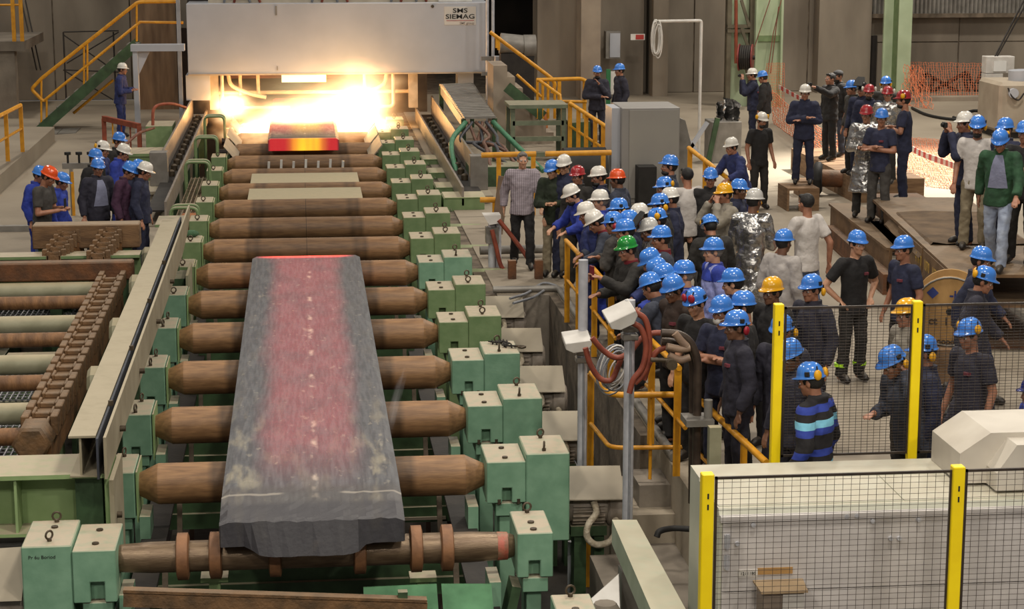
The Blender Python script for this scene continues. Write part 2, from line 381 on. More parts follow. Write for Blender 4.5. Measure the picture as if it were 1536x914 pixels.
t = thing('bearing_housing', 'large sea-green stepped housing in the lower left corner with marker scribble', 'bearing housing', (-2.0, Y, -1.7), group='bearing housings on the left of the roller table')
MB().box(-2.42, -2.005, Y-.34, Y+.4, -.7, .235).build('gear_case', green_blue, t, .01)
notch(MB(), -2.0, -1.64, Y-.36, Y+.4, -.27, .19, -1.86, -1.74, -.09).build('bearing_cover', green_blue, t, .008)
MB().box(-1.93, -1.68, Y-.33, Y+.3, -.40, -.28).box(-1.88, -1.72, Y-.27, Y+.27, -1.7, -.4).build('pedestal', green_blue, t, .006)
for x, dy, z in ((-1.82, -.18, .19), (-1.82, .2, .19), (-2.2, .18, .235)): MB().cyl((x, Y+dy, z), (x, Y+dy, z+.015), .03, n=8).build('cover_bolt', bolt_steel, t)
eyebolt(t, -2.2, Y-.2, .235, .8); eyebolt(t, -2.2, Y+.34, .235, .2)
def textobj(name, s, size, loc, rot, mat, parent=None, bold=0, sx=1, align='CENTER'):
    cu = bpy.data.curves.new(name, 'FONT'); cu.body = s; cu.size = size; cu.align_x = align; cu.align_y = 'CENTER'; cu.offset = bold; cu.extrude = .001; cu.resolution_u = 3
    o = bpy.data.objects.new(name, cu); C.objects.link(o); dg = bpy.context.evaluated_depsgraph_get()
    me = bpy.data.meshes.new_from_object(o.evaluated_get(dg)); bpy.data.objects.remove(o)
    q = bpy.data.objects.new(name, me); C.objects.link(q); me.materials.clear(); me.materials.append(mat)
    q.location = Vector(loc)-(parent.location if parent is not None else Vector()); q.rotation_euler = rot; q.scale = (sx, 1, 1)
    if parent is not None: q.parent = parent
    return q
ink = pm('black_ink', '22221f', '1a1a18', 3, .6, bump=0)
textobj('lettering', 'Pr 6u Boriod', .043, (-2.25, Y-.342, .14), (PI/2, 0, 0), ink, t)

# motors on the right ---------------------------------------------
wrap = pm('white_wrapped_cable', 'cdc2ae', 'a2957f', 18, .8, bump=.6, bscale=40)
cov_grey = pm('dusty_grey_cover', '9c927f', '898070', 1.5, .6, bump=.05)
motor_m = pm('dusty_motor_casting', 'a0958a', '84796c', 8, .6, dust=.5, bump=.2)
def motor(k, label, cover, cable=True):
    Y = YK(k); t = thing('table_motor', label, 'electric motor', (2.8, Y, -1.7), group='motors driving the rollers')
    zc = -.36
    mb = MB().cyl((2.53, Y, zc), (2.95, Y, zc), .155, n=20)
    mb.build('motor_body', motor_m, t)
    mb = MB()
    for i in range(22):
        a = 2*PI*i/22; d = Vector((0, math.cos(a), math.sin(a)))
        mb.bar(Vector((2.58, Y, zc))+d*.165, Vector((2.9, Y, zc))+d*.165, .012, .05, up=d)
    mb.build('cooling_fins', motor_m, t)
    MB().lathe((2.93, Y, zc), (1, 0, 0), [(0, .17), (.02, .2), (.15, .2), (.19, .15)], 20).build('fan_cowl', motor_m, t)
    MB().box(2.56, 2.92, Y-.16, Y+.16, -.62, -.52).box(2.6, 2.72, Y-.12, Y+.12, -1.7, -.62).box(2.8, 2.9, Y-.12, Y+.12, -1.7, -.62).build('foot', green_dark, t)
    mb = MB(); mb.hexa([(2.51, Y-.27, -.215), (3.08, Y-.27, -.225), (3.09, Y+.13, .0), (2.53, Y+.13, .01), (2.51, Y-.265, -.205), (3.08, Y-.265, -.215), (3.09, Y+.13, .012), (2.53, Y+.13, .022)])
    mb.hexa([(2.53, Y+.13, .0), (3.09, Y+.13, -.01), (3.09, Y+.3, -.1), (2.53, Y+.3, -.1), (2.53, Y+.13, .022), (3.09, Y+.13, .012), (3.09, Y+.3, -.08), (2.53, Y+.3, -.08)])
    mb.build('cover_plate', cover, t)
    if cable:
        MB().tube(spline([(2.78, Y-.2, -.25), (2.8, Y-.24, -.36), (2.72, Y-.26, -.47), (2.71, Y-.25, -.6), (2.8, Y-.26, -.68), (2.94, Y-.25, -.65), (3.02, Y-.2, -.52), (3.0, Y-.16, -.44)], 6), .034, 10).build('wrapped_cable', wrap, t)
    return t
mlab = ['motor with grey cover and thick white-wrapped cable, nearest of the row', 'second motor from the front, grey cover plate', 'third motor from the front, grey cover plate', 'fourth motor from the front, dusty grey cover plate',
 'fifth motor from the front, dusty cover plate', 'sixth motor from the front, pale green cover plate', 'seventh motor from the front, pale green cover plate', 'eighth motor from the front, pale green cover plate']
m0 = motor(0, mlab[0], cov_grey); m5 = None
for k in range(1, 8):
    if k < 5: dup(m0, (2.8, YK(k), -1.7), None, mlab[k])
    elif m5 is None: m5 = motor(5, mlab[5], pm('dusty_green_cover', '86946c', '75845c', 1.5, .6, dust=.3, bump=.05), False)
    else: dup(m5, (2.8, YK(k), -1.7), None, mlab[k])
t = thing('table_motor', 'motor of the lower left corner with beige cover plate, cut by the frame', 'electric motor', (-2.75, YK(-1), -1.7), group='motors driving the rollers')
Y = YK(-1)
mb = MB(); mb.hexa([(-3.1, Y-.32, -.25), (-2.44, Y-.32, -.25), (-2.45, Y+.2, .05), (-3.1, Y+.2, .03), (-3.1, Y-.31, -.24), (-2.44, Y-.31, -.24), (-2.45, Y+.2, .06), (-3.1, Y+.2, .04)]); mb.build('cover_plate', cov_grey, t)
MB().cyl((-2.95, Y, -.36), (-2.45, Y, -.36), .17, n=20).build('motor_body', motor_m, t)
MB().box(-2.9, -2.5, Y-.15, Y+.15, -1.7, -.5).build('foot', green_dark, t)
# green box covers further along the right row
for i, (k, lab) in enumerate([(8, 'wide green sheet-metal box cover left of the man in the checked shirt'), (9, 'green box cover behind the wide one, beside the grey chute end'), (10, 'dull green box cover third along the right row'), (11, 'dull green box cover nearest the fire')]):
    Y = YK(k); t = thing('motor_cover', lab, 'cover', (2.9, Y, -1.7), group='green box covers over motors')
    w = 3.32 if k == 8 else 3.0
    MB().box(2.56, w, Y-.35, Y+.4, -.45, .22 if k == 8 else .1).build('casing', green, t, .01)
    MB().box(2.58, w+.02, Y-.37, Y+.42, .22 if k == 8 else .1, .235 if k == 8 else .115).build('lid', green_light, t)
    MB().box(2.65, w-.1, Y-.3, Y+.3, -1.7, -.45).build('foot', green_dark, t)
    MB().ring((2.7, Y-.36, -.05), (1, 0, 0), .07, .012, 14, 6).build('handle', green_dark, t)

# frame under the rollers -------------------------------------------
t = thing('roller_bed', 'green steel frame carrying the rollers over the dark pit', 'frame', (0, 30, -1.7))
for x in (-1.5, 1.5): MB().box(x-.04, x+.04, 15.5, 53, -1.0, -.5).box(x-.12, x+.12, 15.5, 53, -.5, -.46).build('side_beam', dark_steel, t)
cross = MB().box(-1.46, 1.46, -.07, .07, -.78, -.62).box(-1.46, 1.46, -.015, .015, -.62, -.4).mesh('cross_beam', green_dark)
legm = MB().box(-.05, .05, -.3, .12, -1.2, .26).mesh('leg_plate', green_blue)
strm = MB().bar((0, -.4, -1.1), (.0, .25, .3), .05, .05).mesh('strut', concrete_dark)
def meshchild(name, me, par, loc, mat=None):
    o = bpy.data.objects.new(name, me); C.objects.link(o); o.parent = par; o.location = loc; return o
for k in range(-1, 15):
    meshchild('cross_beam', cross, t, (0, YK(k)+1.05-30, 1.7))
    for s in (-1, 1):
        meshchild('leg_plate', legm, t, (s*1.58, YK(k)-30, 1.2)); meshchild('strut', strm, t, (s*1.3, YK(k)+.3-30, 1.1))
padm = MB().box(-.5, .5, -.25, .25, 0, .03).mesh('scale_tray', cov_grey)
for k, x in [(0, .9), (1, -.9), (2, 1.0), (3, -.8), (4, .9)]:
    meshchild('scale_tray', padm, t, (x, YK(k)+1.2-30, .95))
# things below the near roller
t = thing('cross_girder', 'dirty brown channel beam crossing in front of the disc roller at the frame edge', 'beam', (-.5, 16.05, -1.7))
a, b = V(185, 882, 16.0), V(640, 897, 16.0)
MB().bar((a.x, 16.0, a.z-.02), (b.x, 16.0, b.z-.02), .10, .03).bar((a.x, 15.96, a.z-.09), (b.x, 15.96, b.z-.09), .02, .12).build('channel', rust_chain, t)
for x in (a.x+.25, b.x-.2): MB().box(x-.04, x+.04, 15.98, 16.06, -1.7, a.z-.12).build('leg', green_dark, t)
t = thing('apron_plate', 'wet shiny green apron plate under the right half of the disc roller', 'plate', (.8, 16.3, -1.7))
wetg = pm('wet_green_plate', '5d8a66', '4a7052', 4, .14, bump=.1)
for p0, p1 in ((545, 655), (662, 737)):
    a, b = V(p0, 882 if p0 < 600 else 877, 16.3), V(p1, 877, 16.3); MB().hexa([(a.x, 15.9, a.z-.3), (b.x, 15.9, b.z-.3), (b.x, 15.92, b.z-.3), (a.x, 15.92, a.z-.3), (a.x, 16.3, a.z), (b.x, 16.3, b.z), (b.x, 16.32, b.z), (a.x, 16.32, a.z)]).build('plate', wetg, t)
    MB().box((a.x+b.x)/2-.05, (a.x+b.x)/2+.05, 16.2, 16.28, -1.7, a.z-.12).build('support', green_dark, t)
for i, px in enumerate((322, 634)):
    p = V(px, 862, 17.1); x = p.x
    t = thing('support_post', ['small green post with a seat under the disc roller, left one', 'small green post with a seat under the disc roller, right one'][i], 'post', (x, 17.1, -1.7))
    MB().box(x-.05, x+.05, 17.05, 17.15, -1.7, p.z-.04).build('post', green_light, t); MB().box(x-.12, x+.12, 17.0, 17.2, p.z-.04, p.z).build('seat', green_light, t)

# guard plates between the rollers, stubs, side sheets
for y0, y1, l in [(YK(8)+.28, YK(9)-.25, 'pale green guard plate between rollers, the nearer of two'), (YK(9)+.28, YK(10)-.25, 'pale green guard plate between rollers, the farther one, scuffed')]:
    t = thing('guard_plate', l, 'plate', (.03, (y0+y1)/2, -.1)); MB().box(-1.05, 1.1, y0, y1, .1, .13).build('plate', pale_shaft, t)
    MB().box(-.95, 1.0, y0+.1, y1-.1, -.6, .1).build('support', green_dark, t)
t = thing('stub_row', 'row of short white stubs standing between two dark rollers', 'stubs', (0, YK(10.5), -.3))
for i in range(7):
    x = -.75+i*.26; y = YK(10.5)+(.15 if i % 2 else -.15)
    MB().bar((x, y, -.3), (x+.03, y, .22), .05, .05).build('stub', white_paint, t)
MB().box(-1, 1, YK(10.5)-.3, YK(10.5)+.3, -.36, -.3).build('base', green_dark, t)
for s, l in [(-1, 'left'), (1, 'right')]:
    t = thing('deflector_sheet', 'tilted pale deflector sheets along the %s roller ends before the fire' % l, 'deflector', (s*1.6, 46, -.3))
    for k in (11, 12, 13):
        y = YK(k)+.2
        MB().hexa([(s*1.45, y, .05), (s*1.72, y, .38), (s*1.72, y+1.9, .38), (s*1.45, y+1.9, .05), (s*1.45+.02, y, .04), (s*1.72+.02, y, .36), (s*1.72+.02, y+1.9, .36), (s*1.45+.02, y+1.9, .04)]).build('sheet', cov_grey, t)
    MB().box(s*1.62-.03, s*1.62+.03, 43.8, 50.3, -.5, .2).build('rail', green_dark, t)

# ---------------------------------------------------------------- slabs
def slab_mat(name, hot):
    m = bpy.data.materials.new(name); m.use_nodes = True; nt = m.node_tree; N = nt.nodes; L = nt.links; b = N['Principled BSDF']
    tc = N.new('ShaderNodeTexCoord'); sx = N.new('ShaderNodeSeparateXYZ'); L.new(tc.outputs['Object'], sx.inputs[0])
    def math_(op, a, bb=None, cl=False):
        n = N.new('ShaderNodeMath'); n.operation = op; n.use_clamp = cl
        for i, q in enumerate((a, bb)):
            if q is None: continue
            if isinstance(q, (int, float)): n.inputs[i].default_value = q
            else: L.new(q, n.inputs[i])
        return n.outputs[0]
    def mr(x, a, bb, c=0, d=1, smooth=True):
        n = N.new('ShaderNodeMapRange'); n.interpolation_type = 'SMOOTHSTEP' if smooth else 'LINEAR'
        L.new(x, n.inputs[0]); n.inputs[1].default_value = a; n.inputs[2].default_value = bb; n.inputs[3].default_value = c; n.inputs[4].default_value = d; return n.outputs[0]
    def noise(s, st=(1, 1, 1), det=6):
        mp = N.new('ShaderNodeMapping'); mp.inputs['Scale'].default_value = st; L.new(tc.outputs['Object'], mp.inputs[0])
        n = N.new('ShaderNodeTexNoise'); n.inputs['Scale'].default_value = s; n.inputs['Detail'].default_value = det; L.new(mp.outputs[0], n.inputs[0]); return n.outputs[0]
    def mix(f, a, c):
        n = N.new('ShaderNodeMix'); n.data_type = 'RGBA'
        if isinstance(f, (int, float)): n.inputs[0].default_value = f
        else: L.new(f, n.inputs[0])
        for i, q in ((6, a), (7, c)):
            if isinstance(q, tuple): n.inputs[i].default_value = (*q, 1)
            else: L.new(q, n.inputs[i])
        return n.outputs[2]
    ax = math_('ABSOLUTE', math_('ADD', sx.outputs[0], math_('MULTIPLY', math_('SUBTRACT', noise(2.5, (1, .4, 1)), .5), .28)))
    base = mix(mr(noise(5, (6, .5, 1)), .35, .65), hx('5b5c60'), hx('46464b'))
    base = mix(math_('MULTIPLY', mr(noise(3.0, (2, .5, 1)), .50, .66), math_('MULTIPLY', mr(sx.outputs[1], 6, .3, 0.06, .55), mr(math_('ABSOLUTE', sx.outputs[0]), .3, .62, .25, 1))), base, hx('a39a83'))
    base = mix(math_('MULTIPLY', mr(noise(14, (1, .4, 1)), .62, .72), .35), base, hx('a8a090'))
    seam = math_('MULTIPLY', mr(math_('ABSOLUTE', math_('ADD', sx.outputs[0], -.03)), .05, .0), mr(noise(7, (1, .6, 1)), .5, .68))
    base = mix(math_('MULTIPLY', seam, .7), base, hx('c5b8a8'))
    base = mix(mr(sx.outputs[1], .95, .75, 0, .6), base, hx('4a4543'))
    base = mix(math_('MULTIPLY', mr(math_('ABSOLUTE', math_('ADD', sx.outputs[1], -.62)), .035, .015), mr(math_('ABSOLUTE', sx.outputs[0]), .22, .3, 0, .55)), base, hx('a59d92'))
    base = mix(mr(sx.outputs[1], .5, .35, 0, .8), base, hx('35343a'))
    L.new(base, b.inputs['Base Color']); b.inputs['Roughness'].default_value = .55
    heat = math_('MULTIPLY', mr(ax, .58, .30), mr(sx.outputs[1], .5, 2.6))
    heat = math_('MULTIPLY', heat, mr(noise(3, (1, .5, 1)), .3, .6, .7, 1))
    heat = math_('MULTIPLY', heat, mr(noise(30, (3, .3, 1)), .35, .6, .75, 1))
    far = math_('MULTIPLY', mr(sx.outputs[1], 12.55, 12.78), mr(ax, .75, .45))
    e = mix(far, hx('c03a40'), hx('ff3a20'))
    s = math_('ADD', math_('MULTIPLY', heat, .46), math_('MULTIPLY', far, 2.0))
    if hot:
        zz = mr(noise(1.6, (1.6, 0, .1), 2), .35, .65)
        core = math_('MULTIPLY', mr(math_('ABSOLUTE', math_('ADD', sx.outputs[0], -.08)), .52, .08), math_('ADD', math_('MULTIPLY', zz, .5), .62, True))
        e = mix(core, hx('d0101a'), hx('ffc21a'))
        fr = mr(sx.outputs[1], .25, .02)
        side = mr(math_('ABSOLUTE', sx.outputs[0]), .80, .72)
        s = math_('ADD', math_('MULTIPLY', math_('MULTIPLY', fr, side), mr(core, 0, 1, .9, 1.5)), math_('MULTIPLY', mr(sx.outputs[1], .3, 3), .8))
    L.new(e, b.inputs['Emission Color']); L.new(s, b.inputs['Emission Strength'])
    bp = N.new('ShaderNodeBump'); bp.inputs['Strength'].default_value = .25; bp.inputs['Distance'].default_value = .02; L.new(noise(18, (1, .6, 1)), bp.inputs['Height']); L.new(bp.outputs[0], b.inputs['Normal'])
    return m
def make_slab(name, label, y0, y1, mat, droop):
    t = thing(name, label, 'steel slab', (0.015, y0, .2), world=False)
    rnd = random.Random(3); nx = 24; ny = 60; L = y1-y0; mb = MB(); rings = []
    for j in range(ny+1):
        y = (j/ny)**1.6*L; ring = []
        th = .262; dz = 0
        w = .785-(.012 if j == 0 else 0)
        prof = []
        for i in range(nx+1):                                   # over the top, left to right
            x = -w+2*w*i/nx; e = abs(x)/w
            z = th-(.03 if e > .995 else 0)-(droop*.02*rnd.random() if y < .9 else 0)
            yy = y
            if droop and j == 0: yy = -.02*math.cos(x*2)
            if droop and y < .55: z -= .055*(1-y/.55)**.7
            prof.append((x, yy, z))
        for i in range(nx+1):                                   # back under
            x = w-2*w*i/nx; z = 0
            yy = y
            if droop and y < .5:
                tongue = max(0, 1-abs((x+.04)/.50)**8)
                z = -.015-.07*tongue*(1-y/.5); yy = y-(.10*tongue+.02*rnd.random() if j == 0 else 0)
            prof.append((x, yy, z))
        rings.append(prof)
    mb.loft(rings, 0, (0, 1), False)
    n = nx+1; a = rings[0]; f = []
    mb.add(a, [(i, i+1, 2*n-2-i, 2*n-1-i) for i in range(nx)])
    o = mb.build('slab_body', mat, t, 0)
    return t
make_slab('steel_slab', 'huge dark steel slab with dull red middle lying on the near rollers', 16.36, 29.15, slab_mat('cooling_slab_scale', False), 1)
make_slab('steel_slab', 'red-hot slab with glowing yellow end coming out of the flames', 44.35, 54.0, slab_mat('hot_slab_scale', True), 0)

# chain with a hook lying on a housing
Y = YK(2); t = thing('lifting_chain', 'dark lifting chain with hook lying on a sea-green bearing housing', 'chain', (2.35, Y, .29))
pts = spline([(2.22, Y+.2, .315), (2.3, Y+.12, .32), (2.36, Y+.2, .315), (2.42, Y+.08, .32), (2.36, Y-.02, .315), (2.48, Y-.08, .315)], 4)
for i, p in enumerate(pts): MB().ring(p, (1, 0, .2) if i % 2 else (.2, .3, 1), .026, .009, 10, 5).build('chain_link', dark_steel, t)
MB().tube(spline([(2.48, Y-.08, .315), (2.56, Y-.12, .32), (2.6, Y-.16, .32), (2.56, Y-.2, .32), (2.52, Y-.17, .32)], 4), .016, 6).build('hook', bolt_steel, t)
# ================================================================ left of the table: cream beam, cross girder, chain transfer
t = thing('guide_beam', 'long dusty cream steel beam running beside the left bearing housings', 'beam', (-1.95, 24, .5))
MB().box(-2.12, -1.88, 17.45, 30.0, .88, .90).box(-2.03, -2.01, 17.47, 30.0, .52, .88).box(-2.12, -1.88, 17.45, 30, .52, .535).build('beam_profile', beam_paint, t)
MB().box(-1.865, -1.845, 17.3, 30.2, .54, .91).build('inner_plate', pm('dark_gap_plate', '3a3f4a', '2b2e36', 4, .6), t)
mb = MB(); mb.prism([(17.3, .54), (29.0, .52), (30.4, .62), (31.2, .75), (31.3, .93), (17.3, .92)], 'x', -1.80, -1.775); mb.build('side_plate', beam_paint, t)
for y in (18.6, 21.0, 23.6, 26.2):
    MB().cyl((-1.775, y, .66), (-1.72, y, .66), .03, n=6).cyl((-1.84, y-.1, .91), (-1.84, y-.1, .96), .025, n=6).build('bolt', bolt_steel, t)
for y in (17.7, 22, 26, 29.6): MB().box(-2.1, -1.86, y-.06, y+.06, -1.0, .52).build('support', green_dark, t)
MB().box(-2.25, -1.86, 30.3, 31.2, .74, .78).box(-2.2, -1.95, 30.6, 31.1, -1.0, .74).build('end_bracket', green, t)
t = thing('bracket_plate', 'dark green bracket plate with a slot under the far part of the cream beam', 'bracket', (-1.9, 29.2, -1.7))
MB().box(-2.02, -1.72, 28.9, 29.6, -1.7, .2).build('plate', green_dark, t); MB().box(-1.715, -1.68, 28.6, 29.7, -.7, .3).build('edge_plate', pale_shaft, t); MB().box(-1.84, -1.80, 28.88, 28.9, -.35, -.1).build('slot_liner', dark_steel, t)
# green girder
t = thing('cross_girder', 'green plate girder with stiffeners carrying the near end of the cream beam', 'girder', (-3.5, 17.9, -1.7))
MB().box(-7.5, -1.83, 17.55, 18.25, .48, .52).box(-7.5, -1.83, 17.88, 17.91, -.02, .48).box(-7.5, -1.83, 17.55, 18.25, -.05, -.02).build('web_and_flanges', green_light, t)
for x in (-2.62, -3.6, -4.6): MB().box(x-.012, x+.012, 17.58, 17.88, -.02, .48).build('stiffener', green_light, t)
MB().box(-1.83, -1.79, 17.55, 18.3, -.5, .52).build('end_plate', green_light, t)
o = MB().box(-1.775, -1.735, 17.4, 18.3, -.55, .5).build('wear_plate', beam_paint, t); o['label'] = 'cream wear plate'
for z in (-.05, .12): MB().cyl((-1.735, 17.6, z), (-1.69, 17.6, z), .03, n=6).build('bolt', bolt_steel, t)
MB().box(-2.4, -2.0, 17.7, 18.1, -1.7, -.05).box(-5, -4.6, 17.7, 18.1, -1.7, -.05).build('leg', green_dark, t)
MB().box(-7.5, -2.5, 17.2, 17.4, -.45, -.3).build('lower_beam', green_dark, t)
MB().box(-7.5, -2.45, 18.4, 18.9, -.3, -.2).build('ledge', rust_chain, t)
# shafts across
rust_spec = [(152, 435, 1), (138, 453, 0), (126, 486, 1), (113, 509, 0), (94, 546, 1), (77, 574, 0), (56, 620, 1), (42, 655, 0), (118, 706, 1)]
pw = ['first', 'second', 'third', 'fourth', 'fifth']
np_ = nr_ = 0
for px, py, pale in reversed(rust_spec):
    p = W(px, py, .35)
    if pale: lab = ['pale green dusty cross shaft lying on the green girder, nearest one', 'pale green dusty cross shaft beside the hexagonal chain block', 'pale green dusty cross shaft, third from the front', 'pale green dusty cross shaft, fourth from the front', 'pale green dusty cross shaft, farthest, near the thick rusty bar'][np_]; np_ += 1
    else: lab = ['rusty brown cross shaft ending at the hexagonal chain block', 'rusty brown cross shaft, second from the front, over grating', 'rusty brown cross shaft, third from the front', 'rusty brown cross shaft, farthest, over the bright grating'][nr_]; nr_ += 1
    t = thing('cross_shaft', lab, 'shaft', (-5, p.y, .1), group='cross shafts of the chain transfer')
    r = .115 if pale else .09
    MB().cyl((-8, p.y, .35), (p.x, p.y, .35), r, n=18).build('shaft', pale_shaft if pale else rust_bar, t)
    MB().box(-7.5, -7.3, p.y-.1, p.y+.1, -1.7, .25).build('bearing_stand', green_dark, t)
    MB().cyl((p.x, p.y, .35), (p.x+.06, p.y, .35), r*.75, n=14).build('end_cap', bolt_steel, t)
# chains
def link_mesh(name):
    mb = MB()
    mb.box(-.10, .10, -.19, .17, -.12, .0)
    for s_ in (-1, 1): mb.box(min(s_*.10, s_*.17), max(s_*.10, s_*.17), -.03, .24, -.12, .075); mb.box(min(s_*.07, s_*.10), max(s_*.07, s_*.10), -.19, .05, -.12, .055)
    mb.box(-.07, .07, -.19, -.13, 0, .05)
    return mb.mesh(name, rust_chain, .008)
linkm = link_mesh('link')
def chain(label, x0, y0, z0, x1, y1, z1, n, end=False, sc=1.):
    t = thing('transfer_chain', label, 'chain', (x0, y0, z0), world=False)
    a = Vector((0, 0, 0)); b = Vector((x1-x0, y1-y0, z1-z0))
    for i in range(n):
        o = bpy.data.objects.new('link', linkm); C.objects.link(o); o.parent = t; o.location = a.lerp(b, (i+.5)/n); o.scale = (sc, sc*(b.length/n)/.4, sc)
    # the carrying rail under the links
    MB().bar(a+Vector((0, 0, -.28)), b+Vector((0, 0, -.28)), .26, .28).build('carrying_rail', rust_bar, t)
    for f in (.1, .5, .9):
        p = a.lerp(b, f); MB().box(p.x-.08, p.x+.08, p.y-.1, p.y+.1, -1.7-z0, p.z-.4).build('stand', green_dark, t)
    if end:
        MB().lathe((0, -.45, -.05), (0, 1, 0), [(0, .16), (.03, .19), (.40, .19)], 6).build('end_block', rust_chain, t)
    return t
chain('long rusty link chain along the left side with hexagonal end block', -2.64, 19.3, .50, -2.62, 27.3, .54, 20, True, 1.05)
pA0, pA1 = W(78, 386, .72), W(112, 338, 1.04)
chain('left of two short rusty chains climbing to the wooden-looking beam', pA0.x, pA0.y, .72, pA1.x, pA1.y-.05, 1.02, 6, False, .95)
pB0, pB1 = W(145, 388, .72), W(172, 338, 1.04)
chain('right of two short rusty chains climbing to the wooden-looking beam', pB0.x, pB0.y, .72, pB1.x, pB1.y-.05, 1.02, 6, False, .95)
a = W(48, 338, 1.08); b = W(210, 333, 1.08)
t = thing('stop_beam', 'weathered brown stop beam in front of the left group of workers', 'beam', (a.x, a.y, -1.2))
MB().box(a.x, b.x, a.y-.05, a.y+.3, .74, 1.08).build('beam', pm('weathered_brown_beam', '76593c', '573f29', 3, .8, dust=.5, bump=.3, stretch=(1, 4, 4)), t, .015)
for x in (a.x+.15, b.x-.2): MB().box(x-.08, x+.08, a.y, a.y+.2, -1.7, .74).build('leg', green_dark, t)
p = W(200, 404, .60)
t = thing('crossbar', 'thick rusty crossbar behind the far shafts of the chain transfer', 'bar', (-4, p.y, .1))
MB().box(-7, -2.35, p.y-.12, p.y+.12, .47, .73).build('bar', rust, t, .02); MB().box(-6.8, -6.6, p.y-.1, p.y+.1, -1.7, .47).box(-2.5, -2.4, p.y-.1, p.y+.1, -1.7, .47).build('leg', green_dark, t)
p = W(200, 378, .74)
t = thing('cross_girder', 'green girder behind the thick rusty crossbar, below the left group', 'girder', (-4, p.y, -1.7))
MB().box(-8, -2.3, p.y-.2, p.y+.2, .69, .73).box(-8, -2.3, p.y-.02, p.y+.02, .2, .69).box(-8, -2.3, p.y-.2, p.y+.2, .16, .2).build('girder_profile', green, t)
MB().box(-3, -2.8, p.y-.1, p.y+.1, -1.7, .16).box(-7, -6.8, p.y-.1, p.y+.1, -1.7, .16).build('leg', green_dark, t)
capl = ['nearest octagonal green end cap half hidden by the cream beam', 'second octagonal green end cap behind the cream beam', 'third octagonal green end cap behind the cream beam', 'farthest octagonal green end cap behind the cream beam']
for i, (px, py) in enumerate([(140, 575), (172, 500), (192, 433), (210, 390)]):
    p = W(px, py, .45); t = thing('shaft_end_cap', capl[i], 'cap', (-2.25, p.y, -.1), group='octagonal end caps')
    MB().lathe((-2.36, p.y, .42), (1, 0, 0), [(0, .17), (.04, .22), (.2, .22), (.24, .18)], 8, smooth=False).build('cap', pale_shaft, t)
    MB().box(-2.3, -2.2, p.y-.08, p.y+.08, -1.7, .25).build('stand', green_dark, t)
def grating(name, label, x0, x1, y0, y1, z, mat, dx=.07, dy=.14, legs=True):
    t = thing(name, label, 'grating', ((x0+x1)/2, (y0+y1)/2, z-.03)); mb = MB(); x = x0
    while x <= x1+1e-4: mb.box(x-.008, x+.008, y0, y1, z-.03, z); x += dx
    y = y0
    while y <= y1+1e-4: mb.box(x0, x1, y-.006, y+.006, z-.018, z-.006); y += dy
    mb.build('grating_bars', mat, t, 0, True)
    if legs:
        for ya, xa in ((y0, x0), (y1-.06, x1-.06)): MB().box(x0, x1, ya, ya+.06, z-.12, z-.03).build('support_beam', green_dark, t); MB().box(xa, xa+.06, ya, ya+.06, -1.7, z-.12).build('support_leg', green_dark, t)
    return t
gg = pm('grey_grating_steel', '98999c', '85868a', 6, .45, metal=.3, bump=.05)
grating('walkway_grating', 'grey grating under the near shafts of the chain transfer', -5.5, -2.95, 19.2, 22.6, -.15, gg)
grating('walkway_grating', 'grey grating under the middle shafts of the chain transfer', -5.5, -2.95, 23.2, 25.2, -.15, gg)
grating('walkway_grating', 'bright grey grating under the far shafts of the chain transfer', -4.6, -2.95, 26.4, 28.6, -.1, gg)
grating('walkway_grating', 'narrow grating walkway between left guide channel and bearing housings', -2.3, -1.98, 32.0, 41.5, .02, pm('brown_grating_steel', '8a7a66', '74654f', 6, .5, bump=.05), .08, .2)
t = thing('pit_beam', 'dark green longitudinal beam under the left shafts', 'beam', (-4.2, 24, -1.7))
MB().box(-4.3, -4.1, 18.6, 29.5, -.9, -.5).box(-4.28, -4.12, 19, 19.2, -1.7, -.9).box(-4.28, -4.12, 28, 28.2, -1.7, -.9).build('beam', green_dark, t)
t = thing('hydraulic_pack', 'small green tank between the shafts of the chain transfer', 'tank', (-3.6, 25.7, -1.7))
MB().box(-3.9, -3.2, 25.4, 26.0, -1.7, -.2).build('tank', green, t, .03); MB().tube(spline([(-3.7, 25.4, -.3), (-3.9, 25.2, -.1), (-4.2, 25.3, -.3)], 6), .03).build('pipe', white_paint, t)
o = MB().sphere((-1.84, YK(6)+.2, .27), (.13, .1, .06), 12, 6).build('rag', pm('green_rag', '4c7050', '39583d', 14, .9, bump=.8)); tag(o, 'crumpled dark green rag on a left bearing housing', 'rag')
# bent tube guards beside left housings
gl = ['bent green tube guard nearest, beside the orange scrap', 'bent green tube guard second from the front', 'bent green tube guard near the firelight', 'bent green tube guard farthest, by the flames']
for i, (y, h) in enumerate([(YK(7)+.3, .35), (YK(9)+.6, .55), (YK(11), .6), (YK(13), .6)]):
    t = thing('tube_guard', gl[i], 'guard rail', (-2.1, y, -.9), group='green tube guards left of the table')
    for dy in (0, .35): MB().tube(arc([(-2.32, y+dy, -.9), (-2.32, y+dy, h), (-1.85, y+dy, h), (-1.85, y+dy, -.3)], 5, .12), .028, 8).build('guard_tube', green, t)
    MB().tube([(-2.32, y, .1), (-2.32, y+.35, .1)], .02, 6).build('cross_tube', green, t)
t = thing('scrap_plate', 'orange-brown scrap plate inside the nearest tube guard', 'plate', (-2.05, YK(7)+.8, -.3)); MB().hexa([(-2.2, YK(7)+.6, -.3), (-1.95, YK(7)+.6, -.3), (-1.9, YK(7)+1.2, -.25), (-2.15, YK(7)+1.2, -.25), (-2.2, YK(7)+.7, .1), (-1.95, YK(7)+.7, .1), (-1.9, YK(7)+1.1, .14), (-2.15, YK(7)+1.1, .14)]).build('plate', pm('orange_rust_plate', 'a0602c', '7d4520', 4, .6), t)
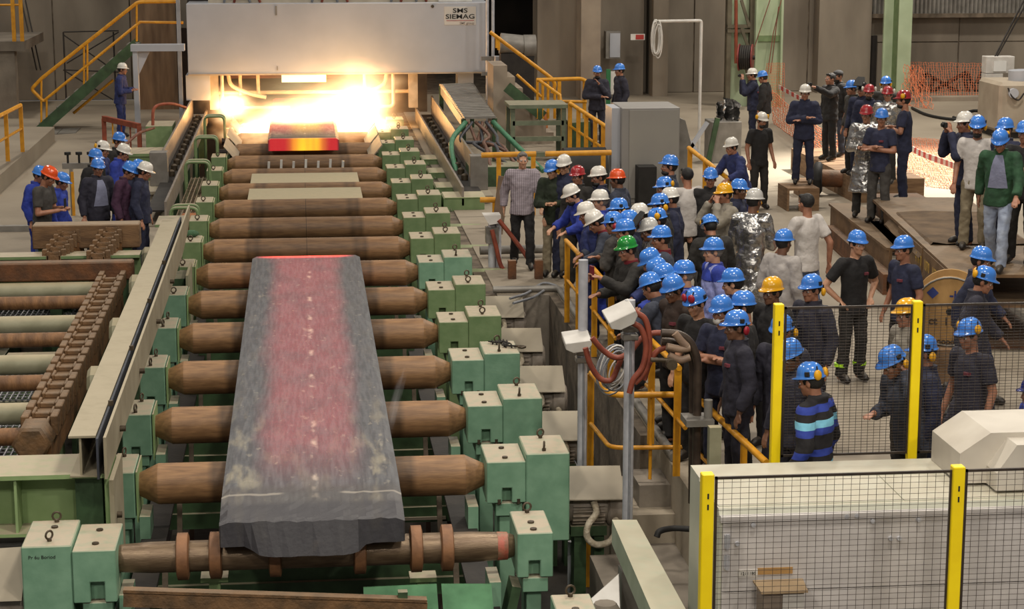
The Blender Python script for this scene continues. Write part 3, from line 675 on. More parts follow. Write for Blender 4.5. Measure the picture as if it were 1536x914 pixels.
# ================================================================ mill: hood, guides, flames
t = thing('mill_hood', 'wide light grey sheet-metal hood with maker sign above the flames', 'hood', (1, 51.5, 1.3))
MB().box(-2.83, 4.76, 51.0, 52.4, 1.34, 3.12).build('hood_panel', grey_panel, t, .01)
o = MB().box(-2.83, 4.76, 50.98, 51.0, 1.33, 1.37).build('lower_lip', pm('warm_lip_steel', 'b0a08c', '9a8a76', 3, .5), t)
MB().box(-2.9, -2.3, 51.1, 52.2, .7, 1.33).build('side_skirt', grey_panel, t); MB().box(4.0, 4.4, 51.4, 52.2, .7, 1.33).build('side_skirt', grey_panel, t)
for x in (-.55, .9): pass
MB().box(-.62, -.58, 50.97, 51.0, 2.83, 3.06).box(-.61, -.59, 50.975, 51.0, 1.45, 1.55).build('latch', grey_steel, t)
MB().cyl((3.33, 50.98, 3.03), (3.33, 51, 3.03), .04, n=12).build('plug', bolt_steel, t)
s = MB().box(3.63, 4.43, 50.985, 51.0, 2.56, 3.02).build('sign_plate', pm('pale_sign', 'c9c6c1', 'c0bdb8', 2, .4, bump=0), t)
def hoodtext(txt, size, x, z, mat, bold=.006, sx=1.15):
    o = textobj('lettering', txt, size, (x, 50.98, z), (PI/2, 0, 0), mat, None, bold, sx); o.parent = s; o.location = Vector((x, 50.978, z))-t.location
hoodtext('SMS', .16, 4.03, 2.915, ink, .0025, 1.4); hoodtext('SIEMAG', .16, 4.03, 2.765, ink, .0025, 1.38)
hoodtext('SMS group', .085, 4.2, 2.60, pm('grey_print', '8b8078', '8b8078', 3, .6, bump=0), .001, 1)
MB().box(3.68, 4.38, 50.978, 50.985, 2.662, 2.675).build('red_line', pm('red_print', 'a83a34', '983430', 3, .6, bump=0), s)
t = thing('hood_superstructure', 'beige duct block with hoses above the grey hood at the top edge', 'duct', (1, 51.7, 3.12))
MB().box(-2.3, 4.2, 51.4, 52.3, 3.12, 4.4).build('duct', pm('beige_duct', 'bdb3a2', 'a89d8b', 2, .6), t)
for x in (-1.9, .3, 2.3):
    for d in (0, .25): MB().tube(spline([(x+d, 51.35, 3.14), (x+d+.1, 51.2, 3.4), (x+d+.5, 51.2, 3.45), (x+d+.65, 51.35, 3.14)], 6), .035, 8).build('hose', red_hose if d else grey_cable, t)
o = thing('roof_box', 'white cabinet standing on the right end of the hood', 'cabinet', (4.1, 51.7, 3.12)); MB().box(3.5, 4.35, 51.2, 51.38, 3.13, 3.6).build('box', white_paint, o)
# posts and mill stand behind
t = thing('mill_stand', 'dark rolling mill stand behind the flames', 'mill stand', (1, 53.5, -1.7))  # mostly dark steel, closed by a dark brown plate at the back
MB().box(-3.0, -1.9, 54.6, 56.5, -1.7, 5).build('housing_post', dark_steel, t); MB().box(2.2, 3.4, 54.6, 56.5, -1.7, 5).build('housing_post', dark_steel, t)
MB().box(-1.9, 2.2, 54.6, 55.2, .95, 1.35).build('lintel', pm('brown_hot_lintel', '8d5237', '6c3b26', 3, .6), t)
MB().cyl((-1.9, 55.2, .72), (2.2, 55.2, .72), .3, n=20).build('work_roll', dark_steel, t)
MB().box(-1.9, 2.2, 56.4, 56.6, -1, 4).build('back_plate', pm('dark_brown_plate', '4a3628', '33251b', 2, .8), t)
t = thing('spray_frame', 'pipe frame with posts hanging under the hood, lit by the flames', 'pipe frame', (.9, 51.3, .2))
pipe = pm('warm_pipe_paint', 'b8a894', '9c8c78', 4, .5)
MB().box(-2.32, -2.1, 51.2, 51.4, .45, 1.33).build('post', pipe, t); MB().box(2.72, 2.95, 51.2, 51.4, .45, 1.33).build('post', pipe, t)
for x, s_ in ((-2.0, 1), (2.32, -1)):
    MB().tube(arc([(x, 51.1, 1.33), (x, 51.1, .5), (x+s_*1.7, 51.1, .5)], 5, .1), .045, 8).build('spray_pipe', pipe, t)
    MB().tube(spline([(x+s_*.15, 51.3, 1.33), (x+s_*.25, 51.25, 1.05), (x+s_*.7, 51.2, .85), (x+s_*1.1, 51.2, .75)], 6), .05, 8).build('spray_pipe', pipe, t)
for x in (-1.55, -1.1, 1.6): MB().tube([(x, 51.35, 1.33), (x, 51.35, .8)], .045, 8).build('drop_pipe', pipe, t)
MB().tube([(-2.1, 51.5, .85), (2.75, 51.5, .85)], .05, 8).build('header_pipe', pipe, t)
o = MB().box(-.5, .62, 51.05, 51.15, 1.14, 1.32).build('lit_slot_plate', emit('painted_slot_light', 'ffd9a0', 1.6), t); o['label'] = 'slot plate with its bright light painted on as glow'  # brightness of the lit slot is painted as emission on this plate
# guide channels on both sides
chan = pm('guide_channel_steel', '9a9189', '837a71', 4, .42, metal=.35, bump=.08)
for s_, xo, xi, yo, yi, l in [(-1, -2.78, -2.42, 39.5, 35.2, 'left'), (1, 3.33, 2.92, 38.3, 36.5, 'right')]:
    t = thing('guide_channel', 'fire-lit steel guide channel leading to the hood on the %s of the table' % l, 'guide channel', ((xo+xi)/2, 44, -.9))
    MB().box(xo-.02, xo+.02, yo, 51.6, .25, .72).build('outer_wall', chan, t)
    MB().box(xi-.02, xi+.02, yi, 51.6, .08, .42).build('inner_wall', chan, t)
    MB().box(min(xo, xi), max(xo, xi), yi+.3, 51.6, .2, .23).build('channel_floor', dark_steel, t)
    for i in range(13):
        y = yo+.6+i*.9; x = xi*.45+xo*.55; MB().lathe((x, y, .23), (0, 0, 1), [(0, .07), (.1, .07), (.13, .03)], 8).build('roller_bolt', bolt_steel, t)
    for y in (40, 44, 48, 51): MB().box(min(xo, xi)+.05, max(xo, xi)-.05, y-.08, y+.08, -1.7 if s_ > 0 else -.9, .2).build('support', green_dark, t)
    t = thing('guide_column', 'grey steel box column on a pale block at the near end of the %s guide' % l, 'column', (xo+s_*.12, yo-.2, -.9))
    cx = xo+s_*.02; MB().box(cx-.17, cx+.17, yo-.35, yo, .16, .82).build('column', grey_steel, t, .008)
    MB().box(cx-.24, cx+.2, yo-1.1, yo-.3, .1, .16).box(cx-.16, cx+.14, yo-1.0, yo-.35, -.4, .1).build('block', cov_grey, t)
    MB().box(cx-.22, cx+.22, yo-1.0, yo+.1, -1.7 if s_ > 0 else -.9, -.4).build('base', green, t)
t = thing('hydraulic_box', 'green steel box with flange top beside the left guide', 'box', (-3.3, 44, -.0))
MB().box(-3.6, -2.95, 41.2, 42.2, 0, .5).box(-3.65, -2.9, 41.15, 42.25, .5, .56).build('box', green, t)
MB().tube(spline([(-3.6, 41.3, .1), (-3.75, 41.1, .5), (-3.4, 41.5, .9), (-3.1, 42.4, .95)], 8), .03).build('hose', pm('dark_red_hose', '7c4a3a', '5e3629', 8, .6), t)
t = thing('hydraulic_box', 'green steel box with pale top farther along the left guide', 'box', (-3.3, 47, 0)); MB().box(-3.55, -2.95, 46.0, 47.2, 0, .6).build('box', green, t)
MB().tube(spline([(-3.4, 46.2, .6), (-3.35, 46.3, 1.0), (-3.0, 46.6, 1.05), (-2.7, 47.2, .9)], 8), .035).build('hose', pm('orange_red_hose', 'a4553a', '86422c', 8, .6), t)
# ribbed deck with cables on the right
a, b, c, d = W(695, 176, 1.1), W(742, 175, 1.1), W(708, 126, 1.1), W(662, 128, 1.1)
t = thing('ribbed_deck', 'ribbed grey cable deck sloping beside the right guide', 'deck', (a.x, a.y, -.02))
for i in range(22):
    f = i/21; p = a.lerp(d, f); q = b.lerp(c, f); MB().bar(p, q, .24, .05).build('rib', grey_steel, t)
for p in (a, b, c, d): MB().box(p.x-.05, p.x+.05, p.y-.05, p.y+.05, -.02, 1.07).build('leg', green_dark, t)
MB().bar(a-Vector((0, 0, .12)), d-Vector((0, 0, .12)), .05, .2).build('side_rail', grey_steel, t)
t = thing('cable_bundle', 'bundle of green, grey and brown hoses drooping from the ribbed deck', 'hoses', (3.9, 43, 0))
hm = [pm('green_hose', '3f7a58', '326548', 8, .5), pm('dark_grey_hose', '45464c', '35363b', 8, .5), pm('brown_hose', '6f4d3c', '563a2d', 8, .5)]
rnd = random.Random(5)
for i in range(9):
    p = a.lerp(b, .05+.11*i); p = p+Vector((0, -.1, -.1)); e = Vector((3.6+.14*i, a.y-2.0-rnd.random(), .35))
    if i in (0, 8): MB().tube(spline([p, p+Vector(((-.35 if i == 0 else .35), -.7, -.35)), e+Vector(((-.5 if i == 0 else .2), .5, -.2))], 8), .055, 8).build('hose', hm[0], t)
    else: MB().tube(spline([p, p+Vector((rnd.uniform(-.3, .3), -.5, -.2-.3*rnd.random())), p+Vector((rnd.uniform(-.2, .4), -1.1, -.35)), e], 8), .035, 8).build('hose', hm[1+i % 2], t)
MB().box(3.3, 4.7, a.y-2.9, a.y-1.9, 0, .4).build('manifold', green_dark, t)
# flames -------------------------------------------------------------
def flame_mat(name, dens, seed):
    m = bpy.data.materials.new(name); m.use_nodes = True; nt = m.node_tree; N = nt.nodes; L = nt.links
    N.remove(N['Principled BSDF']); out = N['Material Output']
    tc = N.new('ShaderNodeTexCoord'); ln = N.new('ShaderNodeVectorMath'); ln.operation = 'LENGTH'; L.new(tc.outputs['Object'], ln.inputs[0])
    nz = N.new('ShaderNodeTexNoise'); nz.inputs['Scale'].default_value = 1.7; nz.inputs['Detail'].default_value = 4; nz.noise_dimensions = '4D'; nz.inputs['W'].default_value = seed; L.new(tc.outputs['Object'], nz.inputs[0])
    a = N.new('ShaderNodeMath'); a.operation = 'MULTIPLY_ADD'; a.inputs[1].default_value = 1.1; L.new(nz.outputs[0], a.inputs[0]); L.new(ln.outputs['Value'], a.inputs[2])
    r = N.new('ShaderNodeMapRange'); r.inputs[1].default_value = 1.45; r.inputs[2].default_value = .55; L.new(a.outputs[0], r.inputs[0])
    p = N.new('ShaderNodeMath'); p.operation = 'POWER'; p.inputs[1].default_value = 2.2; L.new(r.outputs[0], p.inputs[0])
    s = N.new('ShaderNodeMath'); s.operation = 'MULTIPLY'; s.inputs[1].default_value = dens; L.new(p.outputs[0], s.inputs[0])
    cr = N.new('ShaderNodeValToRGB'); cr.color_ramp.elements[0].color = (1, .32, .06, 1); cr.color_ramp.elements[1].color = (1, .80, .42, 1); cr.color_ramp.elements[1].position = .7; L.new(r.outputs[0], cr.inputs[0])
    e = N.new('ShaderNodeEmission'); L.new(cr.outputs[0], e.inputs[0]); L.new(s.outputs[0], e.inputs[1]); L.new(e.outputs[0], out.inputs['Volume'])
    return m
def flame(label, px, py, Y, rx, ry, rz, dens, seed, rot=0):
    p = V(px, py, Y); mb = MB().sphere((0, 0, 0), 1, 20, 12)
    o = mb.build('flame', flame_mat('flame_gas_%d' % seed, dens, seed)); o.location = p; o.scale = (rx, ry, rz); o.rotation_euler = (0, rot, 0)
    tag(o, label, 'flame', 'flames under the hood'); o['kind'] = 'stuff'; return p
flame('white-hot fireball at the left under the hood', 348, 160, 50.2, 1.0, 1.0, .75, 9, 1)
flame('large white-hot fireball at the right under the hood', 530, 158, 50.0, 2.0, 1.4, 1.35, 8, 2)
flame('broad yellow flames spread over the slab in the middle', 455, 180, 48.4, 2.0, 2.4, .75, 5, 3)
flame('low flame licking the rollers left of the hot slab', 380, 200, 48.4, 1.2, 1.6, .6, 7, 4)
flame('low flame licking the rollers right of the hot slab', 535, 192, 48.4, 1.4, 1.6, .7, 9, 5)
flame('soft orange glow around the fire below the hood, added as faint emission', 460, 150, 50.3, 3.6, .9, 1.5, 1.6, 6)  # bloom around the fire, put in as a large faint emissive volume
for px, py, e in ((350, 150, 130), (525, 148, 330), (450, 165, 200)):
    p = V(px, py+8, 50.85); d = bpy.data.lights.new('flame_light', 'POINT'); d.energy = e; d.color = (1, .50, .16); d.shadow_soft_size = .3
    o = bpy.data.objects.new('flame_light', d); C.objects.link(o); o.location = p
# steam wisp beside the near slab
def steam_mat():
    m = bpy.data.materials.new('thin_steam'); m.use_nodes = True; nt = m.node_tree; N = nt.nodes; L = nt.links
    N.remove(N['Principled BSDF']); out = N['Material Output']; tc = N.new('ShaderNodeTexCoord'); ln = N.new('ShaderNodeVectorMath'); ln.operation = 'LENGTH'; L.new(tc.outputs['Object'], ln.inputs[0])
    nz = N.new('ShaderNodeTexNoise'); nz.inputs['Scale'].default_value = 2.2; L.new(tc.outputs['Object'], nz.inputs[0])
    a = N.new('ShaderNodeMath'); a.operation = 'MULTIPLY_ADD'; a.inputs[1].default_value = 1.2; L.new(nz.outputs[0], a.inputs[0]); L.new(ln.outputs['Value'], a.inputs[2])
    r = N.new('ShaderNodeMapRange'); r.inputs[1].default_value = 1.4; r.inputs[2].default_value = .6; r.inputs[4].default_value = 3.0; L.new(a.outputs[0], r.inputs[0])
    sv = N.new('ShaderNodeVolumeScatter'); sv.inputs[0].default_value = (.9, .9, .95, 1); L.new(r.outputs[0], sv.inputs['Density']); L.new(sv.outputs[0], out.inputs['Volume']); return m
p = W(592, 610, .5)
o = MB().sphere((0, 0, 0), 1, 16, 10).build('steam_wisp', steam_mat()); o.location = p; o.scale = (.07, .1, .5); o.rotation_euler = (0, .25, 0); tag(o, 'thin grey wisp of steam rising beside the right slab edge', 'steam'); o['kind'] = 'stuff'
# left stairs, portal, platform ------------------------------------------
YS = 51.0
def st(px, py, y=YS): return V(px, py, y)
t = thing('stairs', 'far left steel stairs with yellow handrails and dark green stringer', 'stairs', (-6.2, YS, 0))
A = st(60, 190); B = st(205, 66); A.z = 0
for dy in (0, .9):
    o = Vector((0, dy, 0)); MB().bar(A+o, B+o, .06, .26).build('stringer', green_dark, t)
for i in range(11):
    p = A.lerp(B, (i+.5)/11); MB().box(p.x-.14, p.x+.14, p.y, p.y+.9, p.z+.05, p.z+.09).build('step', grey_steel, t)
h = [st(65, 152), st(47, 134), st(62, 118), st(207, 3), st(270, 2)]
MB().tube(arc(h, 4, .08), .045, 8).build('handrail', yellow, t)
MB().tube([st(65, 152), st(210, 33), st(275, 34)], .035, 8).build('handrail', yellow, t)
for px, a, b in ((62, 120, 190), (70, 148, 185), (126, 70, 132), (131, 66, 128), (205, 3, 62)): MB().tube([st(px, a), st(px, b)], .028, 6).build('rail_post', yellow, t)
MB().tube([st(170, 120, YS+.9), st(110, 170, YS+.9)], .035, 8).build('handrail', yellow, t)
t = thing('portal_frame', 'light grey steel portal frame standing beside the far stairs', 'frame', (-3.7, 50, 0))
p0, p1 = V(208, 205, 50.2), V(275, 56, 50.2)
MB().box(p0.x-.06, p0.x+.06, 50.0, 50.3, 0, 2.15).build('post', grey_panel, t); MB().box(p0.x-.1, p0.x+1.2, 49.95, 50.35, 2.02, 2.18).build('beam', grey_panel, t)
MB().prism([(p0.x, 2.0), (p0.x+.35, 2.0), (p0.x, 1.3)], 'y', 50.1, 50.14).build('gusset', grey_panel, t)
t = thing('blue_grey_post', 'slim blue-grey post left of the hood with a hose beside it', 'post', (-3.05, 50.9, 0))
p = V(270, 100, 50.9); MB().box(p.x-.05, p.x+.05, 50.85, 50.95, 0, 4.5).build('post', pm('blue_grey_paint', '8f9299', '80838a', 4, .5), t)
t = thing('concrete_column', 'brown concrete column behind the portal frame', 'column', (-4.4, 55, 0)); MB().box(-4.6, -3.4, 56, 57, 0, 6).build('column', pm('warm_stained_concrete', '8a725a', '6a5542', 2, .85, bump=.3, stretch=(3, 3, .4)), t)
t = thing('wall_doorway', 'dark tall doorway beside the brown concrete column', 'doorway', (-3.1, 56.5, 0)); MB().box(-3.4, -2.6, 56.3, 56.6, 0, 2.2).build('door_leaf', pm('dark_brown_door', '4a3628', '35261c', 3, .8), t)
t = thing('scaffold', 'thin dark scaffold with diagonal braces behind the far stairs', 'scaffold', (-5, 56.5, 0))
for px in (95, 170): MB().tube([V(px, 48, 57), Vector((V(px, 48, 57).x, 57, 0))], .025, 6).build('standard', dark_steel, t)
for a, b in (((95, 48), (178, 46)), ((95, 105), (178, 108)), ((95, 52), (170, 105)), ((95, 105), (170, 150)), ((100, 95), (178, 48))): MB().tube([V(*a, 57), V(*b, 57)], .018, 6).build('brace', dark_steel, t)
t = thing('raised_platform', 'concrete platform on a pier with yellow guard rails at the left edge', 'platform', (-8, 54, 0))
p = V(22, 62, 54); MB().box(-12, p.x+.25, 53.9, 58, p.z-.25, p.z).build('deck', concrete, t); q = V(5, 160, 54); MB().box(q.x-.1, q.x+.35, 54, 54.5, 0, p.z-.25).build('pier', concrete, t)
for px in (20, 32): MB().box(V(px, 30, 53.95).x-.05, V(px, 30, 53.95).x+.05, 53.92, 53.98, p.z, p.z+2).build('rail_post', yellow, t)
MB().tube([Vector((-12, 53.95, p.z+.95)), Vector((p.x+.2, 53.95, p.z+.95))], .03, 6).build('rail', yellow, t)
t = thing('leaning_ladder', 'thin dark ladder leaning on the left back wall', 'ladder', (-6.3, 57.6, 0))
for d in (0, .3): MB().tube([V(55+d*20, 105, 57), V(32+d*20, 0, 58.8)], .02, 6).build('stile', dark_steel, t)
# orange-red trestle near the far left man, yellow rail on the left platform
t = thing('trestle', 'red-brown trestle with bars in front of the far left worker', 'trestle', (-3.8, 46, 0))
a, b = W(157, 212, 0), W(210, 225, 0); zt = .55
for p in (a, b): MB().box(p.x-.05, p.x+.05, p.y-.05, p.y+.05, 0, zt).build('post', red_oxide, t)
MB().bar((a.x, a.y, zt), (b.x, b.y, zt), .1, .12).build('top_bar', red_oxide, t)
for f in (.25, .5, .75): p = a.lerp(b, f); MB().tube([(p.x, p.y, 0), (p.x, p.y, zt)], .02, 6).build('bar', yellow if f < .3 else red_oxide, t)
t = thing('left_platform', 'raised concrete plinth with stepped edge at the left frame edge', 'plinth', (-6, 39, 0))
a, b = W(40, 228, .35), W(0, 290, .35)
MB().prism([(a.x, a.y), (b.x-.4, b.y-2), (b.x-6, b.y-2), (b.x-6, a.y+6), (a.x, a.y+5)], 'z', 0, .35).build('plinth', concrete_floor, t)
t = thing('guard_rail', 'yellow guard rail on the plinth at the left frame edge', 'railing', (-5.8, 40, .35))
p1 = W(34, 228, .35); p2 = W(12, 242, .35); d = (p2-p1)
for p in (p1, p2): MB().box(p.x-.04, p.x+.04, p.y-.03, p.y+.03, .35, 1.35).build('rail_post', yellow, t)
MB().tube([Vector((p1.x, p1.y, 1.35)), Vector((p2.x, p2.y, 1.35))+d*2], .045, 8).build('handrail', yellow, t); MB().tube([Vector((p1.x, p1.y, .85)), Vector((p2.x, p2.y, .85))+d*2], .03, 8).build('mid_rail', yellow, t)
t = thing('floor_channel', 'covered floor channel with grey plates across the left floor', 'channel cover', (-6, 44, 0)); a = W(0, 208, 0); b = W(115, 200, 0)
for i in range(4):
    p = a.lerp(b, i/4); q = a.lerp(b, (i+1)/4-.01); MB().hexa([(p.x, p.y, 0), (q.x, q.y, 0), (q.x, q.y+1.1, 0), (p.x, p.y+1.1, 0), (p.x, p.y, .03), (q.x, q.y, .03), (q.x, q.y+1.1, .03), (p.x, p.y+1.1, .03)]).build('cover_plate', grey_steel, t)
t = thing('floor_step', 'low dark steel edge strip crossing the left floor', 'edge strip', (-6, 34, -.02)); MB().box(-12, -3.0, 34.9, 35.05, -.02, .08).build('strip', grey_steel, t)
t = thing('valve_stand', 'small valve stand with round handles behind the left group', 'valve stand', (-3.6, 34.5, -.02))
p = W(105, 325, -.02); MB().box(p.x-.1, p.x+.6, p.y, p.y+.1, .85, .95).box(p.x+.02, p.x+.08, p.y, p.y+.08, -.02, .85).build('frame', grey_steel, t)
for d in (0, .2, .4): MB().cyl((p.x+d, p.y+.05, .95), (p.x+d, p.y+.05, 1.1), .02, n=8).cyl((p.x+d, p.y+.05, 1.1), (p.x+d, p.y+.05, 1.15), .06, n=12).build('handle', black_rubber, t)
MB().box(p.x+.05, p.x+.1, p.y-.05, p.y, -.02, .8).build('yellow_post', yellow, t)
# ================================================================ right of the table: railings, detector stands, hoses, fences, cabinet
def rail_run(label, tops, z=1.1, base=0, posts=True, gap=None, ext=.12):
    P = [W(px, py, z) for px, py in tops]; t = thing('railing', label, 'railing', (P[0].x, P[0].y, base), group='yellow railing sections along the crowd')
    d = (P[-1]-P[0]).normalized()
    for p in P: MB().hexa([(p.x-.035, p.y-.015, base), (p.x+.035, p.y-.015, base), (p.x+.035, p.y+.015, base), (p.x-.035, p.y+.015, base), (p.x-.035, p.y-.015, z), (p.x+.035, p.y-.015, z), (p.x+.035, p.y+.015, z), (p.x-.035, p.y+.015, z)]).build('rail_post', yellow, t)
    MB().tube([P[0]-d*ext, P[-1]+d*ext], .03, 10).build('handrail', yellow, t)
    o = Vector((0, 0, -.52)); MB().tube([P[0]-d*.25+o, P[-1]+d*.35+o], .022, 8).build('mid_rail', yellow, t)
    return t
rail_run('farthest yellow railing section, under the leaning man in royal blue', [(851, 363), (868, 381)])
rail_run('middle yellow railing section, beside the man in the green helmet', [(892, 405), (917, 434)])
rail_run('nearest yellow railing section, in front of the workers in blue helmets', [(978, 512), (1017, 551)], ext=.05)
t = thing('stair_railing', 'yellow tube railing turning the corner around the concrete steps', 'railing', (2.75, 18, -1.7))
a1, a2, b2, c2 = W(887, 560, .675), W(916, 593, .675), W(1041, 592, .675), W(1150, 695, .675)
MB().tube(arc([a1, a2, b2, c2], 6, .15), .033, 10).build('handrail', yellow, t)
o = Vector((0, 0, -.55)); MB().tube(arc([a1+o, a2+o, b2+o, c2+o], 6, .15), .024, 8).build('mid_rail', yellow, t)
MB().box(a1.x-.035, a1.x+.035, a1.y+.02, a1.y+.05, -1.7, .66).build('rail_post', yellow, t)
p = Vector((V(977, 600, a2.y).x, a2.y+.02, 0)); MB().cyl((p.x, p.y, -.45), (p.x, p.y, .66), .018, n=8).build('thin_post', yellow, t); MB().box(p.x-.12, p.x+.12, p.y-.05, p.y+.05, -.45, -.43).build('foot_plate', yellow, t)
MB().box(c2.x-.03, c2.x+.03, c2.y+.9, c2.y+.93, -.75, .65).build('rail_post', yellow, t)
p = b2+Vector((-.02, -.15, 0)); MB().box(p.x-.03, p.x+.03, p.y-.02, p.y+.02, -.45, .66).build('rail_post', yellow, t)

def detector(label, px, ptop, pbot_z, Y, hpx, hpy, tilt, top_short=False):
    p = V(px, ptop, Y); h = V(hpx, hpy, Y-.12); t = thing('sensor_stand', label, 'sensor stand', (p.x, Y, pbot_z), group='white sensor stands beside the roller table')
    MB().cyl((p.x, Y, pbot_z), (p.x, Y, p.z), .05, n=14).build('pole', galv, t)
    MB().cyl((p.x+.005, Y-.05, pbot_z), (p.x+.005, Y-.05, h.z-.1), .012, n=6).build('cable', grey_cable, t)
    mb = MB(); w, l, hh = .135, .15, .06
    P = [(-w, -l, -.02), (w*.75, -l, -.02-hh*.2), (w, l, 0), (-w, l, 0), (-w, -l, hh), (w, -l, hh), (w, l, hh*1.3), (-w, l, hh*1.3)]
    pr = [(-w, hh), (w, hh), (w, 0), (w*.55, -hh), (-w*.45, -hh), (-w, -.01)]
    mb.prism(pr, 'y', -l, l)
    Rm = Matrix.Rotation(tilt, 3, 'Y') @ Matrix.Rotation(.22, 3, 'X')
    mb.v = [Rm @ v+h for v in mb.v]; mb.build('sensor_head', white_paint, t, .006)
    for dz in (.14, .22): MB().box(p.x-.075, p.x+.075, Y-.07, Y+.07, h.z-dz-.03, h.z-dz+.03).build('clamp', grey_steel, t, .01)
    MB().bar((p.x, Y-.02, h.z-.12), h, .06, .06).build('arm', grey_steel, t)
    return t
detector('white sensor stand standing farther left with head beside the pole, tallest pole', 875, 390, -1.7, 20, 865, 512, -.12)
detector('white sensor stand nearest the crowd with raised wedge head', 945, 450, -.75, 17.9, 931, 474, -.42)
p = V(738, 326, 30.5)
t = thing('sensor_stand', 'small pale sensor stand with red hose by the man in the striped shirt', 'sensor stand', (p.x, 30.5, 0), group='white sensor stands beside the roller table')
MB().cyl((p.x, 30.5, 0), (p.x, 30.5, p.z-.05), .06, n=12).build('pole', galv, t); MB().prism([(p.x-.15, p.z+.06), (p.x+.12, p.z+.06), (p.x+.12, p.z-.06), (p.x-.06, p.z-.09)], 'y', 30.3, 30.6).build('sensor_head', white_paint, t)
MB().box(p.x-.1, p.x+.1, 30.42, 30.58, p.z-.4, p.z-.15).build('clamp', grey_steel, t); MB().box(p.x+.06, p.x+.14, 30.46, 30.54, 0, p.z-.1).build('side_post', galv, t)
def hose(label, pts, Y, r=.028, mat=red_hose, dy=0):
    P = [V(px, py, Y+dy*i) for i, (px, py) in enumerate(pts)]; b = min(P, key=lambda q: q.z)
    t = MB().tube(spline(P, 8), r, 8).build('hose', mat); tag(t, label, 'hose', 'red rubber hoses'); return t
hose('brick-red hose hanging in a loop from the small pale sensor stand', [(748, 330), (768, 355), (790, 385), (802, 408), (790, 421), (768, 416), (752, 400), (744, 370), (738, 345)], 30.3, .035)
hose('brick-red hose sagging from the left sensor head to the pipe manifold', [(878, 522), (886, 548), (900, 568), (917, 570), (928, 548), (931, 538)], 18.6)
hose('brick-red hose running from the left sensor head behind the raised wedge head', [(888, 507), (905, 526), (925, 537), (945, 528), (962, 508), (980, 500), (1000, 500)], 18.5)
hose('brick-red hose looping down from the raised wedge head', [(952, 468), (968, 480), (974, 510), (972, 545), (962, 565), (952, 575)], 17.75)
hose('brick-red hose forming the outer loop beside the raised wedge head', [(948, 484), (962, 494), (969, 520), (964, 550), (950, 570), (944, 590)], 17.72)
hose('pale red hose curving up to the pipe manifold', [(966, 570), (974, 545), (985, 528), (1003, 520), (1020, 518)], 17.8)
t = thing('cable_coil', 'coil of grey cable hanging on the railing behind the sensor poles', 'cable coil', tuple(V(922, 585, 18.7)))
rnd = random.Random(2)
for i in range(9):
    c = V(921+rnd.uniform(-5, 5), 552+rnd.uniform(-3, 4), 18.75+.02*i); R = .10+.012*i+rnd.uniform(0, .01)
    MB().tube([c+Vector((R*.8*math.cos(a)+.03*math.sin(a), .05*math.cos(a), R*1.25*math.sin(a))) for a in [2*PI*k/20 for k in range(20)]], .009, 6, 0, True).build('cable_turn', grey_cable if i % 3 else white_paint, t)
pipe_d = pm('dark_pipe_steel', '4f4238', '3b3029', 6, .45, metal=.4, bump=.1); pipe_l = pm('pale_brown_pipe', '927a66', '7a6454', 8, .55)
t = thing('pipe_manifold', 'bent dark pipes with valve and clamp standing by the near railing', 'pipes', tuple(V(1047, 705, 17.6)))
t.location.z = 0
D = lambda l, Y=17.7: [V(px, py, Y) for px, py in l]
p = V(1047, 560, 17.7)
MB().tube(arc(D([(992, 500), (1018, 501), (1035, 512), (1047, 540)])+[Vector((p.x, 17.7, 0))], 4, .1), .04, 10).build('pipe', pipe_d, t)
MB().tube(arc(D([(992, 512), (1012, 514), (1030, 524), (1040, 545)], 17.8)+[Vector((V(1042, 560, 17.8).x, 17.8, 0))], 4, .1), .04, 10).build('pipe', pipe_d, t)
for l in ([(1000, 520), (1020, 524), (1035, 522)], [(1012, 500), (1022, 512), (1030, 520)], [(1003, 533), (1020, 540), (1035, 536)]): MB().tube(spline(D(l, 17.65), 5), .035, 10).build('pipe_elbow', pipe_l, t)
MB().tube(D([(976, 540), (1008, 541)], 17.6), .022, 8).build('valve_rod', bolt_steel, t); c = V(1006, 545, 17.55); MB().cyl(c, c+Vector((0, -.08, 0)), .05, n=14).build('valve', bolt_steel, t)
c = V(1046, 632, 17.6); MB().box(c.x-.12, c.x+.14, 17.5, 17.8, c.z-.03, c.z+.03).build('clamp_plate', grey_steel, t); MB().cyl((c.x+.1, 17.6, c.z), (c.x+.1, 17.6, c.z+.2), .04, n=12).build('clamp_bolt', grey_steel, t)
p = V(1072, 640, 17.3); t = thing('short_post', 'pale green square post beside the dark pipes', 'post', (p.x, 17.3, 0)); MB().box(p.x-.055, p.x+.055, 17.25, 17.35, 0, p.z).build('post', pale_shaft, t)
# low things at the bottom
t = thing('kerb_beam', 'pale green dusty angle beam standing on edge at the bottom of the frame', 'beam', (2.65, 15.3, -1.7))
a, b, c, d = W(918, 780, .25), W(955, 780, .25), W(1040, 935, .25), W(985, 935, .25)
mb = MB(); lo = Vector((0, 0, -.22)); mb.hexa([d+lo, c+lo, b+lo, a+lo, d, c, b, a]); mb.build('beam', pm('pale_green_concrete', 'aab39e', '8f9a84', 2, .7, dust=.6, bump=.1), t)
MB().box(2.6, 2.75, 15.9, 16.1, -1.7, .0).build('post', grey_steel, t)
t = thing('paper_sheet', 'grey white sheet leaning beside the pale green angle beam', 'sheet', tuple(W(905, 900, -.6)))
a, b, c = V(928, 862, 15.9), V(870, 914, 15.6), V(930, 925, 15.5); o = Vector((.01, .03, 0)); MB().add([a, b, c, a+o, b+o, c+o], [(0, 1, 2), (5, 4, 3), (0, 3, 4, 1), (1, 4, 5, 2), (2, 5, 3, 0)]).build('sheet', white_paint, t)
